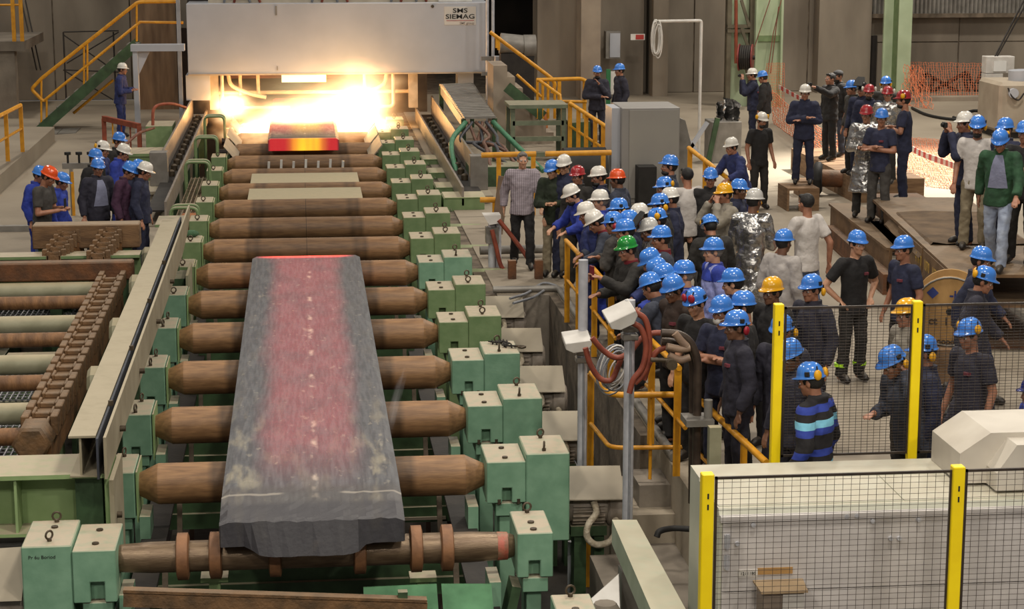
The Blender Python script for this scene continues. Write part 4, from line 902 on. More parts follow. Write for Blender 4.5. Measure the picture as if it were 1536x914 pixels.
t = thing('conduit', 'thin pale conduit pipe standing in the dark pit below the motor', 'conduit', tuple(V(856, 905, 19.2))); p = V(856, 800, 19.2); MB().cyl((p.x, 19.2, -1.7), (p.x, 19.2, -.55), .03, n=10).build('pipe', galv, t); t.location.z = -1.7
for o in t.children: o.location = (0, 0, 0)
t = thing('drain_pipe', 'black pipe stub lying on the concrete ledge by the steps', 'pipe', tuple(W(1010, 800, -.35))); MB().tube(spline([W(985, 806, -.3), W(990, 797, -.25), W(1010, 793, -.25), W(1034, 794, -.25)], 5), .03, 8).build('pipe', black_rubber, t)
t = thing('stone_stub', 'rough stone stub at the bottom edge beside the white sheet', 'stub', tuple(W(908, 905, -.35))); p = V(908, 905, 15.2); MB().lathe((p.x, 15.2, -1.7), (0, 0, 1), [(0, .13), (p.z+1.65, .12), (p.z+1.7, .09)], 10).build('stub', concrete, t); t.location = (p.x, 15.2, -1.7)
for o in t.children: o.data.transform(Matrix.Translation(W(908, 905, -.35)-Vector((p.x, 15.2, -1.7))))

# mesh fences
def fence(label, xs, Y, z0, ztop, zr, dx, dz, pw, grp, slots=True, xend=None, thin=.0015):
    t = thing('mesh_fence', label, 'fence', (xs[0], Y, z0), group=grp)
    xx = xs+([xend] if xend else [])
    for x in xs:
        MB().box(x-pw/2, x+pw/2, Y-pw/2, Y+pw/2, z0, ztop+.03).build('fence_post', yellow_post, t, .006)
        if slots:
            for dzz in (.13, .21):
                MB().box(x-.006, x+.006, Y-pw/2-.002, Y-pw/2+.001, ztop-dzz-.02, ztop-dzz+.02).build('slot', black_rubber, t)
    for i in range(len(xx)-1):
        a, b = xx[i]+pw/2+.012, xx[i+1]-pw/2-.012
        f = MB()
        for x in (a, b): f.box(x, x+.018, Y-.01, Y+.01, zr, ztop)
        f.box(a, b, Y-.01, Y+.01, ztop-.018, ztop); f.box(a, b, Y-.01, Y+.01, zr, zr+.018)
        fr = f.build('panel_frame', black_wire, t)
        m = MB(); x = a+dx
        while x < b: m.box(x-thin, x+thin, Y-.002, Y+.002, zr, ztop); x += dx
        z = ztop-dz
        while z > zr: m.box(a, b, Y-.006, Y-.003, z-thin, z+thin); z -= dz
        m.build('wire_mesh', black_wire, t, 0, True)
    return t
fp = lambda px, py, Y: V(px, py, Y)
F0, F1 = fp(1061, 716, 13.45), fp(1437, 701, 13.45)
fence('front black mesh fence with bright yellow posts before the aluminium cabinet', [F0.x, F1.x], 13.45, -.45, F0.z, -.40, .062, .0415, .088, 'mesh fences', True, F1.x+1.9, thin=.0012)
B0, B1 = fp(1168, 461, 15.8), fp(1376, 454, 15.8)
fence('back black mesh fence with bright yellow posts in front of the crowd', [B0.x, B1.x], 15.8, 0, B0.z, V(1300, 682, 15.8).z, .0525, .0247, .078, 'mesh fences', True, B1.x+2.2)
# cabinet
t = thing('machine_cabinet', 'long pale green and aluminium machine cabinet behind the front mesh fence', 'cabinet', (5, 14.7, -.45))
al = pm('brushed_aluminium', 'd2cdcb', 'bfbab8', 2, .45, metal=.12, bump=.04, stretch=(1, 1, 4)); pg = pm('pale_grey_green_paint', 'c2c3b4', 'b2b4a5', 2, .55, dust=.5, bump=.05)
xl = 3.06
mb = MB(); mb.prism([(14.19, .975), (14.19, -.45), (15.35, -.45), (15.35, 1.05), (14.24, 1.05)], 'x', xl, 7.9); mb.build('body', pg, t)
for x0, x1 in ((xl+.02, 5.5), (5.52, 7.8)): MB().box(x0, x1, 14.16, 14.19, .42, .955).build('front_panel', al, t); MB().box(x0, x1, 14.16, 14.19, -.44, .41).build('lower_panel', al, t)
MB().box(xl, 7.9, 14.145, 14.2, .965, 1.01).build('edge_trim', al, t)
for x0, x1 in ((xl+.01, 4.5), (4.51, 6.1), (6.11, 7.8)): MB().box(x0, x1, 14.28, 14.97, 1.05, 1.057).build('top_plate', pg, t)
MB().box(xl, 7.9, 14.99, 15.35, 1.05, 1.075).build('back_strip', pg, t)
for px, py in ((1130, 788), (1106, 816), (1270, 775), (1285, 774), (1309, 782), (1336, 808), (1349, 808), (1378, 780)):
    c = V(px, py, 14.15); MB().cyl((c.x, 14.16, c.z), (c.x, 14.14, c.z), .018, n=8).build('bolt', galv, t)
for z in (.82, .66): MB().box(xl+.03, xl+.07, 14.13, 14.16, z-.05, z+.05).cyl((xl+.05, 14.13, z-.06), (xl+.05, 14.13, z+.06), .015, n=8).build('hinge', galv, t)
c = V(1122, 861, 14.15); s = MB().box(c.x-.075, c.x+.075, 14.152, 14.16, c.z-.03, c.z+.03).build('label_plate', white_paint, t)
o = textobj('lettering', '1211180', .034, (0, 0, 0), (PI/2, 0, 0), ink, None); o.parent = s; o.location = Vector((c.x, 14.15, c.z))-t.location
c = V(1160, 858, 14.15); MB().box(c.x-.12, c.x+.15, 14.152, 14.16, c.z-.02, c.z+.03).build('tape_strip', ply, t)
MB().box(xl-.01, xl, 14.4, 14.62, -.45, -.1).build('foot_cutout', black_rubber, t)
t = thing('shelf_box', 'small box with cardboard lid and white paper on the cabinet front', 'box', tuple(V(1170, 905, 14.0)))
a, b = V(1130, 872, 14.12), V(1205, 872, 14.12); c, d = V(1142, 893, 13.86), V(1212, 893, 13.86)
MB().hexa([(c.x, 13.86, a.z-.015), (d.x, 13.86, a.z-.015), (b.x, 14.14, a.z-.015), (a.x, 14.14, a.z-.015), (c.x, 13.86, a.z), (d.x, 13.86, a.z), (b.x, 14.14, a.z), (a.x, 14.14, a.z)]).build('shelf_board', pm('cardboard', 'a08a6c', '8e785c', 3, .8), t)
MB().box(c.x+.03, d.x-.02, 13.9, 14.14, a.z-.3, a.z-.02).build('box', pm('grey_brown_box', '8d7f72', '7c6f63', 3, .7), t)
MB().box(c.x+.17, c.x+.33, 13.885, 13.898, a.z-.28, a.z-.03).build('paper', white_paint, t)
t = thing('machine_hood', 'beige chamfered hood standing on the cabinet at the right edge', 'hood', (6.0, 14.8, 1.05))
a = V(1410, 656, 15.1); x0 = a.x; mb = MB(); zt = V(1445, 626, 15.1).z
mb.prism([(x0, 1.078), (x0, a.z), (x0+.24, zt), (7.9, zt), (7.9, 1.078)], 'y', 14.6, 15.3)
mb.prism([(x0+.22, 1.078), (x0+.22, a.z-.1), (x0+.37, zt-.04), (7.9, zt-.04), (7.9, 1.078)], 'y', 14.37, 14.6)
mb.build('hood_shell', pm('warm_white_sheet', 'c9c2b6', 'b8b0a4', 2, .45, bump=.04), t)
# pit side things
t = thing('leaning_plate', 'brown steel plate leaning upright beside the right guide end', 'plate', tuple(W(745, 372, 0)))
a, b, c, d = V(735, 368, 33.5), V(752, 368, 33.5), V(764, 266, 34.2), V(748, 264, 34.2); o = Vector((0, .05, .0)); MB().hexa([a, b, b+o, a+o, d, c, c+o, d+o]).build('plate', pm('brown_plate', '5e4732', '47341f', 3, .7, bump=.3), t)
t = thing('grey_pipe_run', 'grey pipe crossing behind the feet of the man in the striped shirt', 'pipe', tuple(W(770, 374, 0))); a = W(720, 376, .12); b = W(840, 373, .12); MB().tube([a, b], .07, 10).build('pipe', grey_steel, t)
for i, px in enumerate((768, 808)):
    p = W(px, 418, 0); t = thing('short_post', ['short rusty post stub by the red hose loop', 'short rusty post stub right of the red hose loop'][i], 'post', (p.x, p.y, 0)); MB().box(p.x-.06, p.x+.06, p.y-.06, p.y+.06, 0, .28).build('post', rust, t)
t = thing('floor_cable', 'grey cables lying on the concrete by the pit corner', 'cable', tuple(W(820, 445, 0)))
for l in ([(765, 448), (790, 440), (815, 425), (840, 432), (852, 445)], [(770, 455), (800, 446), (825, 432), (850, 440)]): MB().tube(spline([W(px, py, .03) for px, py in l], 6), .02, 6).build('cable', grey_cable, t)
# ================================================================ background on the right
t = thing('railing', 'far yellow railing bar crossing behind the man in the striped shirt', 'railing', (4.3, 35.76, 0))
a, b, c, d = V(722, 233, 35.76), V(804, 231, 35.76), V(818, 231, 35.76), V(917, 229, 35.76)
MB().tube([a, b], .05, 8).build('handrail', yellow, t); MB().tube([c, d], .05, 8).build('handrail', yellow, t)
for px in (748, 800, 840, 905): p = V(px, 231, 35.76); MB().box(p.x-.04, p.x+.04, 35.74, 35.79, 0, p.z).build('rail_post', yellow, t)
MB().tube([V(720, 300, 34.4), V(758, 300, 34.4)], .05, 8).build('lower_bar', yellow, t); p = V(742, 300, 34.4); MB().box(p.x-.04, p.x+.04, 34.38, 34.42, 0, p.z).build('rail_post', yellow, t)
t = thing('control_cabinet', 'large plain grey control cabinet standing behind the crowd', 'cabinet', (6.0, 37.5, 0))
x0, x1, zt = V(933, 160, 37).x, V(1020, 160, 37).x, V(960, 162, 37).z
MB().box(x0, x1, 37, 38.2, 0, zt).build('body', pm('mid_grey_paint', '8f8c89', '868380', 1, .5, bump=.03), t, .01)
MB().box(x0+.14, x1-.02, 36.97, 37, .1, zt-.04).build('door', pm('mid_grey_door', '939089', '8b8884', 1, .5, bump=.03), t)
MB().box(x0-.16, x0, 37.2, 38, 0, zt-.02).build('side_channel', grey_panel, t)
t = thing('curved_drum', 'curved grey steel drum housing right of the large control cabinet', 'drum', (x1+.25, 38.5, 0)); MB().prism([(x1+.05, 0), (x1+.38, 0), (x1+.42, 1.0), (x1+.3, 1.45), (x1+.05, 1.55)], 'y', 38, 39).build('shell', grey_steel, t)
t = thing('black_box', 'black steel box low beside the grey control cabinet', 'box', (x0+.9, 36.6, 0)); MB().box(V(958, 270, 36.5).x, V(985, 270, 36.5).x, 36.5, 36.9, 0, .75).build('box', black_rubber, t)
t = thing('black_drum', 'large dark drum lying behind the white helmets', 'drum', tuple(W(880, 300, 0))); p = V(880, 270, 37.2); MB().cyl((p.x-.45, 37.2, .55), (p.x+.35, 37.2, .55), .5, n=24).build('drum', black_rubber, t); t.location = (p.x, 37.2, 0)
for o in t.children: o.data.transform(Matrix.Translation(W(880, 300, 0)-Vector((p.x, 37.2, 0))))
t = thing('lamp_gallows', 'white pole with horizontal arm and hanging rope coil behind the crowd', 'pole', (V(1047, 235, 44.5).x, 44.5, 0))
p = V(1052, 31, 44.5); q = V(987, 32, 44.5); MB().tube(arc([(p.x, 44.5, 0), p, q], 4, .05), .035, 10).build('pole', white_paint, t)
rnd = random.Random(4)
for i in range(6):
    c = V(985+rnd.uniform(-3, 3), 58+rnd.uniform(-4, 6), 44.45); MB().tube([c+Vector((.09*math.cos(a), .03*math.sin(a+i), .38*math.sin(a))) for a in [2*PI*k/18 for k in range(18)]], .014, 6, 0, True).build('rope_turn', white_paint, t)
# stairs on the right of the mill
YS2 = 46.5; sv = lambda px, py: V(px, py, YS2)
t = thing('stair_block', 'concrete stair block with yellow handrails right of the hood', 'stairs', (5, YS2, 0))
a, b = sv(742, 195), sv(833, 190); zt = sv(760, 100).z
mb = MB(); n = 7; x0, x1 = a.x, b.x; prof = [(x0, 0), (x1, 0)]
for i in range(n): prof += [(x1-(x1-x0)*.9*i/n, zt*(i+1)/n), (x1-(x1-x0)*.9*(i+1)/n, zt*(i+1)/n)]
prof.append((x0, zt)); mb.prism(prof, 'y', YS2+.3, YS2+1.8); mb.build('block', pm('pale_concrete', '9c8f7e', '82766a', 1, .85, bump=.2), t)
for dy in (0, 1.0):
    h = [V(735, 48, YS2+dy), V(828, 118, YS2+dy), V(833, 127, YS2+dy), V(828, 140, YS2+dy)]; MB().tube(arc(h, 4, .1), .045, 8).build('handrail', yellow, t)
MB().tube([sv(775, 112), sv(812, 145)], .035, 8).build('mid_rail', yellow, t)
MB().bar(sv(760, 130), sv(815, 175), .06, .25).build('stringer', green_dark, t)
for px, y0, y1 in ((806, 118, 178), (814, 122, 178), (822, 120, 178), (832, 128, 178), (745, 58, 72), (748, 60, 75)): MB().tube([sv(px, y0), sv(px, y1)], .035, 6).build('rail_post', yellow, t)
t = thing('landing_railing', 'yellow landing railing left of the two men in dark coveralls', 'railing', (6, 45.8, 0))
MB().tube(arc([V(805, 120, 45.8), V(872, 118, 45.8), V(886, 125, 45.4)], 4, .1), .045, 8).build('handrail', yellow, t); MB().tube([V(838, 152, 45.8), V(880, 153, 45.8)], .035, 8).build('mid_rail', yellow, t)
MB().tube([V(808, 120, 45.8), V(840, 143, 45.4), V(842, 165, 45.4)], .04, 8).build('handrail', yellow, t)
for px in (839, 877): p = V(px, 120, 45.8); MB().box(p.x-.04, p.x+.04, 45.78, 45.84, 0, p.z).build('rail_post', yellow, t)
t = thing('step_railing', 'yellow railing sloping down past the legs of the two men', 'railing', (7, 43, 0))
h = [V(855, 155, 43.5), V(914, 193, 42.0)]; MB().tube(h, .045, 8).build('handrail', yellow, t); MB().tube([v-Vector((0, 0, .5)) for v in h], .03, 8).build('mid_rail', yellow, t)
for f in (0, .22, .42, .65, .85): p = h[0].lerp(h[1], f); MB().box(p.x-.045, p.x+.045, p.y-.02, p.y+.02, 0, p.z).build('rail_post', yellow, t)
t = thing('concrete_steps', 'three pale concrete steps under the two men in dark coveralls', 'steps', (6.8, 45.5, 0))
for i in range(3): MB().box(V(885, 220, 46).x-.1, V(930, 220, 46).x+.4, 44.6+.35*i, 46.9, .12*i, .12*(i+1)).build('step', concrete, t)
t = thing('steel_stand', 'green-grey open steel stand with shelf bars before the stair block', 'stand', (5.3, 44, 0))
a, b = V(766, 160, 44), V(842, 160, 44); zt = a.z
for x in (a.x, b.x):
    for y in (43.6, 44.5): MB().box(x-.05, x+.05, y-.05, y+.05, 0, zt).build('leg', pm('grey_green_steel', '6d7560', '5a624f', 5, .6, dust=.4), t)
for f, n_ in ((1, 'table_top'), (.72, 'shelf_bar'), (.42, 'shelf_bar'), (.12, 'shelf_bar')):
    if f == 1: MB().box(a.x-.08, b.x+.08, 43.5, 44.6, zt, zt+.08).build(n_, MATS['grey_green_steel'], t)
    else: MB().box(a.x, b.x, 43.55, 43.65, zt*f-.05, zt*f+.05).build(n_, MATS['grey_green_steel'], t)
t = thing('orange_bin', 'small orange-brown bin under the open steel stand', 'bin', tuple(W(805, 205, 0))); p = W(806, 208, 0); MB().cyl((p.x, p.y, 0), (p.x, p.y, .65), .26, n=16).build('bin', pm('orange_brown_paint', 'b5703f', '96592e', 4, .6), t)
t = thing('feed_hopper', 'green and grey tapered steel box beside the step railing', 'hopper', tuple(W(870, 240, 0))); p = W(870, 240, 0)
MB().hexa([(p.x-.3, p.y, 0), (p.x+.25, p.y, 0), (p.x+.25, p.y+.7, 0), (p.x-.3, p.y+.7, 0), (p.x-.22, p.y, .82), (p.x+.22, p.y, .85), (p.x+.22, p.y+.7, .85), (p.x-.22, p.y+.7, .82)]).build('shell', green_dark, t); MB().box(p.x-.34, p.x-.29, p.y-.02, p.y+.6, 0, .78).build('side_plate', grey_steel, t)
t = thing('notice_board', 'white board in a green frame between the two men in dark coveralls', 'board', tuple(V(917, 200, 46.8))); t.location.z = .36
a = V(912, 104, 47.0); b = V(926, 135, 47.0)
t['_w'] = 1; t.location = (a.x, 47.0, .36)
MB().box(a.x-.04, a.x+.06, 46.96, 47.04, .36, a.z).build('frame_post', pm('bright_green_paint', '2f7a4a', '256339', 4, .5), t); MB().box(a.x+.06, b.x+.1, 46.98, 47.02, b.z-.1, a.z-.05).build('board', white_paint, t)
t = thing('wall_cabinet', 'grey electrical cabinet on the dark wall above the two men', 'cabinet', tuple(V(919, 90, 58.5)))
a, b = V(908, 47, 58.3), V(930, 88, 58.3); MB().box(a.x, b.x, 58.2, 58.6, b.z, a.z).build('body', grey_steel, t, .01); MB().box(a.x+.12, b.x-.02, 58.17, 58.2, b.z+.05, a.z-.05).build('door', grey_panel, t)
t = thing('warning_sign', 'small white and red sign on the pale concrete pillar', 'sign', tuple(V(957, 60, 57.6)))
a, b = V(946, 51, 57.58), V(967, 60, 57.58); MB().box(a.x, b.x, 57.56, 57.6, b.z, a.z).build('plate', white_paint, t); MB().box(a.x+(b.x-a.x)*.35, b.x-.03, 57.55, 57.56, b.z+.02, a.z-.02).build('red_field', pm('sign_red', 'a8322c', '982a26', 3, .5, bump=0), t)
t = thing('drive_motor', 'grey drive motor on a ledge right of the hood', 'electric motor', tuple(V(775, 90, 50)))
a = V(750, 65, 50); b = V(800, 70, 50); MB().cyl(a, b, .26, n=18).build('motor_body', grey_steel, t); MB().cyl(b-Vector((.25, 0, 0)), b+Vector((.05, 0, 0)), .3, n=18).build('end_bell', grey_steel, t); MB().box(a.x, b.x, 49.8, 50.2, 0, a.z-.25).build('base', dark_steel, t)
t = thing('junction_box', 'grey junction boxes with brackets on twin white pipes at the hood edge', 'junction box', (V(735, 180, 50.6).x, 50.6, 0))
for dx in (0, 12): MB().cyl((V(731+dx*.7, 180, 50.6).x, 50.6, 0), (V(731+dx*.7, 0, 50.6).x, 50.6, 3.4), .04, n=10).build('pipe', galv, t)
a, b = V(742, 84, 50.4), V(774, 130, 50.4); MB().box(a.x, b.x, 50.3, 50.5, b.z, a.z).build('box', grey_panel, t, .008); MB().box(V(722, 86, 50.5).x, a.x+.2, 50.5, 50.58, a.z-.12, a.z-.02).build('bracket', grey_steel, t); MB().box(V(722, 107, 50.5).x, a.x+.1, 50.5, 50.58, a.z-.5, a.z-.42).build('bracket', grey_steel, t)
MB().tube([V(773, 130, 50.4), V(773, 148, 50.4), V(757, 165, 50.4)], .03, 6).build('yellow_pipe', yellow, t)
# green steel columns and hose reel
YC = 55.0; cv = lambda px, py: V(px, py, YC)
t = thing('steel_column', 'pale green lattice steel column behind the man taking a photo', 'steel column', (cv(1130, 160).x, YC, 0))
x0, x1 = cv(1133, 90).x, cv(1168, 90).x; MB().box(x0, x1, YC, YC+.04, 0, 8).build('web_plate', green_col, t)
for x in (x0-.05, x1): MB().box(x, x+.06, YC-.2, YC+.25, 0, 8).build('flange', green_col, t)
MB().box(x0, x1, YC-.06, YC, cv(1150, 62).z, cv(1150, 53).z).build('batten', green, t)
xl, xr = cv(1090, 90).x, cv(1124, 90).x
MB().box(xl, xl+.12, YC, YC+.3, 0, 8).box(xr, xr+.14, YC, YC+.3, 0, 8).build('chord', pm('brown_grey_steel', '6a6250', '575040', 3, .7), t)
MB().box(xl, xr+.1, YC+.2, YC+.25, 0, 8).build('back_plate', green_col, t)
for y0_, y1_ in ((0, 40), (42, 75), (78, 120)): MB().bar(cv(1112, y0_), cv(1124, y1_), .08, .08).build('brace', MATS['brown_grey_steel'], t)
for y0_ in (37, 44): MB().box(xl, xr, YC-.02, YC+.1, cv(1100, y0_+5).z, cv(1100, y0_).z).build('batten', MATS['brown_grey_steel'], t)
MB().tube([cv(1104, 0), cv(1104, 95)], .05, 8).build('red_pipe', red_oxide, t)
for l in ([(1155, 0), (1132, 70)], [(1172, 0), (1160, 50), (1150, 120)], [(1168, 10), (1156, 110)]): MB().tube([V(px, py, YC-.3) for px, py in l], .015, 5).build('rope', pm('brown_rope', '8a5a48', '6e4638', 8, .8), t)
t = thing('hose_reel', 'red hose reel wound with dark hose on the lattice column', 'hose reel', tuple(V(1117, 105, 54.4))); c = V(1108, 86, 54.4)
ax = Vector((1, -.35, 0)).normalized()
for d in (0, .36): MB().lathe(c+ax*d, ax, [(0, .37), (.03, .37)], 24).build('flange_disc', pm('reel_red', '8d3a38', '742d2c', 4, .5), t)
for i in range(5): MB().ring(c+ax*(.07+.06*i), ax, .31, .035, 24, 6).build('hose_turn', dark_steel, t)
MB().cyl(c-ax*.05, c+ax*.45, .06, n=10).build('axle', dark_steel, t)
t = thing('steel_column', 'pale green steel column standing at the right behind the red helmets', 'steel column', (W(1350, 140, 0).x, 58.5, 0))
x0, x1 = V(1346, 70, 57.8).x, V(1366, 70, 57.8).x; MB().box(x0, x1, 57.75, 57.8, 0, 8).build('front_flange', green_col, t); MB().box(x0+.0, x0+.06, 57.8, 58.4, 0, 8).build('web_plate', green, t); MB().box(x0-.28, x0-.0, 58.3, 58.4, 0, 8).build('back_flange', green_col, t)
# doorway, corrugated sheet, window
a, b = V(1279, 56, 59.3), V(1313, 122, 59.3)
t = thing('doorway', 'dark slanted doorway opening in the right back wall', 'doorway', (a.x, 59.3, 0)); MB().prism([(a.x, a.z), (b.x, a.z+.05), (b.x, 0), (a.x+.55, 0)], 'y', 59.25, 59.38).build('opening', pm('dark_opening', '2e2824', '24201d', 2, .9), t)
t = MB(); xx = V(1302, 10, 59.2).x
t2 = thing('corrugated_cladding', 'grey corrugated sheet cladding above the right back wall', 'cladding', (xx+5, 59.2, 2.95))
mb = MB(); zb = V(1400, 20, 59.2).z; n = 90; prev = None
for i in range(n):
    xa = xx+i*.13; mb.hexa([(xa, 59.2, zb), (xa+.05, 59.12, zb), (xa+.11, 59.12, zb), (xa+.13, 59.2, zb), (xa, 59.2, zb+4), (xa+.05, 59.12, zb+4), (xa+.11, 59.12, zb+4), (xa+.13, 59.2, zb+4)])
mb.build('corrugated_sheet', grey_steel, t2, 0, True); MB().box(xx-.1, xx+12, 59.05, 59.4, zb-.12, zb).build('sill', concrete_dark, t2)
wn = struct('window_1', MB().box(V(1247, 0, 59.5).x, V(1300, 0, 59.5).x, 59.48, 59.58, V(1270, 12, 59.5).z, 5.5), pm('window_frame_grey', '8c8a84', '7c7a74', 3, .6))
for i in range(2):
    x0 = V(1248+27*i, 0, 59.5).x; MB().box(x0, x0+.44, 59.46, 59.48, V(1270, 11, 59.5).z, 5.4).build('pane', pm('greenish_glass', '9fb0a4', '93a498', 2, .1, bump=0), wn)
# nets and tape
def net(label, P, nu, nv, r=.012, sag=0., wob=.0, seed=1):
    """grid net over a bilinear patch a,b (bottom) d,c (top)"""
    a, b, c, d = [Vector(p) for p in P]; rnd = random.Random(seed); g = []
    for j in range(nv+1):
        row = []
        for i in range(nu+1):
            u, v = i/nu, j/nv; p = a.lerp(b, u).lerp(d.lerp(c, u), v); p = p+Vector((rnd.uniform(-wob, wob), rnd.uniform(-wob, wob)+wob*3*math.sin(u*9+v*3), rnd.uniform(-wob, wob)-sag*math.sin(PI*u)*v)); p.z = max(p.z, .01); row.append(p)
        g.append(row)
    mb = MB()
    for j in range(nv+1):
        for i in range(nu): mb.bar(g[j][i], g[j][i+1], r*1.5, r)
    for i in range(nu+1):
        for j in range(nv): mb.bar(g[j][i], g[j+1][i], r*1.5, r)
    o = mb.build('barrier_net', orange_net); tag(o, label, 'net', 'orange barrier nets'); o['kind'] = 'stuff'; return o
net('orange barrier net hanging on the lattice column', [V(1145, 160, 54), V(1176, 160, 54), V(1176, 95, 54), V(1150, 95, 54)], 10, 16, .007, 0, .01, 1)
net('orange barrier net stretched behind the man with folded arms', [W(1160, 185, 0), W(1268, 262, 0), W(1262, 205, .8), V(1158, 135, 50)], 36, 12, .008, .15, .015, 2)
net('orange barrier net leaning on the right back wall', [W(1362, 150, 0), W(1472, 150, 0), V(1472, 95, 58.6), V(1358, 93, 58.6)], 30, 14, .008, 0, .02, 3)
net('orange barrier net lying on the bright floor right of the red helmets', [W(1362, 276, .02), W(1448, 285, .02), W(1440, 212, .02), W(1352, 205, .02)], 34, 24, .007, 0, .012, 4)
net('crumpled end of the orange net at the pale green right column', [W(1356, 158, 0), W(1400, 165, 0), V(1380, 100, 57.4), V(1358, 98, 57.4)], 14, 12, .008, 0, .05, 5)
def tape(label, pts, r=.05):
    P = spline([Vector(p) for p in pts], 7); t = thing('barrier_tape', label, 'tape', tuple(P[0]), group='red and white barrier tape'); t['_w'] = 1
    for i in range(len(P)-1): MB().bar(P[i], P[i+1], .012, r*2).build('tape_stripe', pm('tape_red', 'b8403c', 'a63632', 3, .5, bump=0) if i % 2 else white_paint, t)
tape('red and white barrier tape along the top of the stretched net', [V(1168, 130, 50), V(1195, 145, 47.5), V(1220, 158, 45)])
tape('red and white barrier tape sagging towards the man in the white helmet', [W(1362, 220, .5), W(1385, 232, .4), W(1415, 243, .4), W(1440, 252, .5)], .06)
tape('loose end of barrier tape at the stretched net beside the dark jackets', [V(1228, 160, 44), V(1240, 170, 43.5), V(1250, 185, 43)])
# dark scrap frame behind the net, hoses on floor
t = thing('bent_steel_frame', 'dark bent steel frame lying behind the net at the right wall', 'frame', (20, 58.8, 0))
for l in ([(1388, 110), (1375, 145)], [(1388, 110), (1440, 140)], [(1450, 108), (1390, 142)], [(1450, 108), (1468, 145)], [(1400, 118), (1392, 145)], [(1445, 112), (1455, 145)], [(1465, 125), (1478, 100)]): MB().bar(V(*l[0], 58.9), V(*l[1], 58.9), .12, .1).build('bar', dark_steel, t)
t = thing('floor_hose', 'dark hoses lying on the floor below the right back wall', 'hose', tuple(W(1420, 180, 0)))
for l in ([(1368, 162), (1390, 172), (1420, 178), (1470, 182)], [(1440, 172), (1462, 166), (1480, 170)], [(1430, 176), (1455, 183), (1478, 176)]): MB().tube(spline([W(px, py, .04) for px, py in l], 6), .04, 6).build('hose', black_rubber, t)
t = thing('kerb', 'low pale concrete kerb along the right back wall', 'kerb', (20, 57, 0)); a, b = W(1340, 160, 0), W(1480, 154, 0); MB().box(a.x-1, b.x+8, 56.0, 56.5, 0, .12).build('kerb', pm('pale_concrete', '9c8f7e', '82766a', 1, .85, bump=.2), t)
# electric box, compressor
t = thing('electrical_box', 'pale electrical box with a meter window on a green post', 'electrical box', (V(1490, 190, 49).x, 49, 0))
a, b = V(1480, 85, 49), V(1520, 135, 49); MB().box(a.x, b.x, 49, 49.35, V(1500, 110, 49).z, a.z).build('upper_box', white_paint, t, .01); MB().box(a.x, a.x+.45, 49, 49.35, b.z, V(1500, 110, 49).z-.01).build('lower_box', white_paint, t, .01)
c, d = V(1491, 92, 48.98), V(1509, 107, 48.98); MB().box(c.x, d.x, 48.97, 49, d.z, c.z).build('meter_window', pm('bright_window', 'e8e8e6', 'dcdcda', 2, .2, bump=0), t)
MB().box(a.x-.08, a.x+.08, 49.05, 49.25, 0, b.z).build('post', green, t); MB().tube(spline([V(1490, 135, 48.95), V(1492, 160, 48.9), V(1486, 190, 48.9)], 5), .03, 6).build('cable', black_rubber, t)
MB().tube([V(1491, 88, 49.1), V(1536, 0, 49.4)], .025, 6).build('cable', dark_steel, t)
MB().tube([V(1494, 88, 49.1), V(1540, 4, 49.4)], .02, 6).build('cable', dark_steel, t)
t = thing('compressor', 'dusty beige compressor housing at the right frame edge', 'compressor', (V(1515, 190, 47).x, 47, 0))
a = V(1492, 122, 47); MB().box(a.x, a.x+1.6, 46.6, 48.2, .15, a.z).build('housing', pm('beige_machine', 'a99d8c', '968a7a', 2, .5, dust=.4), t, .08); MB().box(a.x+.1, a.x+1.5, 46.7, 48.1, 0, .15).build('skid', dark_steel, t)
c = V(1520, 140, 46.55); MB().cyl((c.x, 46.6, c.z), (c.x, 46.5, c.z), .12, n=16).build('gauge', grey_panel, t); MB().tube(spline([V(1512, 132, 46.55), V(1518, 145, 46.5), V(1528, 150, 46.5), V(1536, 140, 46.5)], 5), .02, 6).build('pipe', dark_steel, t)
MB().cyl(V(1530, 105, 47.2), V(1530, 122, 47.2), .28, n=18).build('air_filter', grey_panel, t)
# wooden box, wheel, rusty beams, cable reel
p = W(1208, 126, 2.30); p.x -= .08; p.y -= .4
t = thing('wooden_box', 'open wooden box under the man standing with folded arms', 'box', (p.x, p.y, 0)); s = .42
MB().box(p.x-.3, p.x+.3, p.y, p.y+.75, .38, .42).build('lid_board', wood, t); MB().box(p.x-.08, p.x+.3, p.y-.01, p.y+.03, 0, .38).build('front_board', wood, t); MB().box(p.x-.3, p.x-.26, p.y, p.y+.75, 0, .38).build('side_board', wood, t); MB().box(p.x+.26, p.x+.3, p.y+.03, p.y+.75, 0, .38).build('side_board', wood, t)
ZB = .45
def beam(label, a, b, w, z0, z1, mat, name='steel_beam'):
    a = Vector((a.x, a.y, 0)); b = Vector((b.x, b.y, 0)); t = thing(name, label, 'beam', (a.x, a.y, z0), group='rusty steel beams under the onlookers')
    h = z1-z0; up = Vector((0, 0, 1)); d = (b-a).normalized(); r = d.cross(up)
    MB().bar(a+up*(z1-.02)+r*w/2, b+up*(z1-.02)+r*w/2, w, .04).build('top_flange', mat, t); MB().bar(a+up*(z0+.02)+r*w/2, b+up*(z0+.02)+r*w/2, w, .04).build('bottom_flange', mat, t); MB().bar(a+up*(z0+h/2)+r*w*.12, b+up*(z0+h/2)+r*w*.12, .05, h-.08).build('web', mat, t); return t
rb = pm('brown_mill_scale', '73583c', '523c27', 3, .7, dust=.5, dustc='8d7c66', bump=.3)
a, b = W(1432, 412, 1.0), W(1333, 321, 1.0); w2 = 1.5
t = beam('wide rusty steel plate girder with yellow chalk marks under the right onlookers', a, b+(b-a)*.35, w2, .58, 1.0, rb)
beam('second rusty girder carrying the wide girder with yellow chalk marks', a+Vector((.05, .2, 0)), b, 1.3, 0, .58, rust)
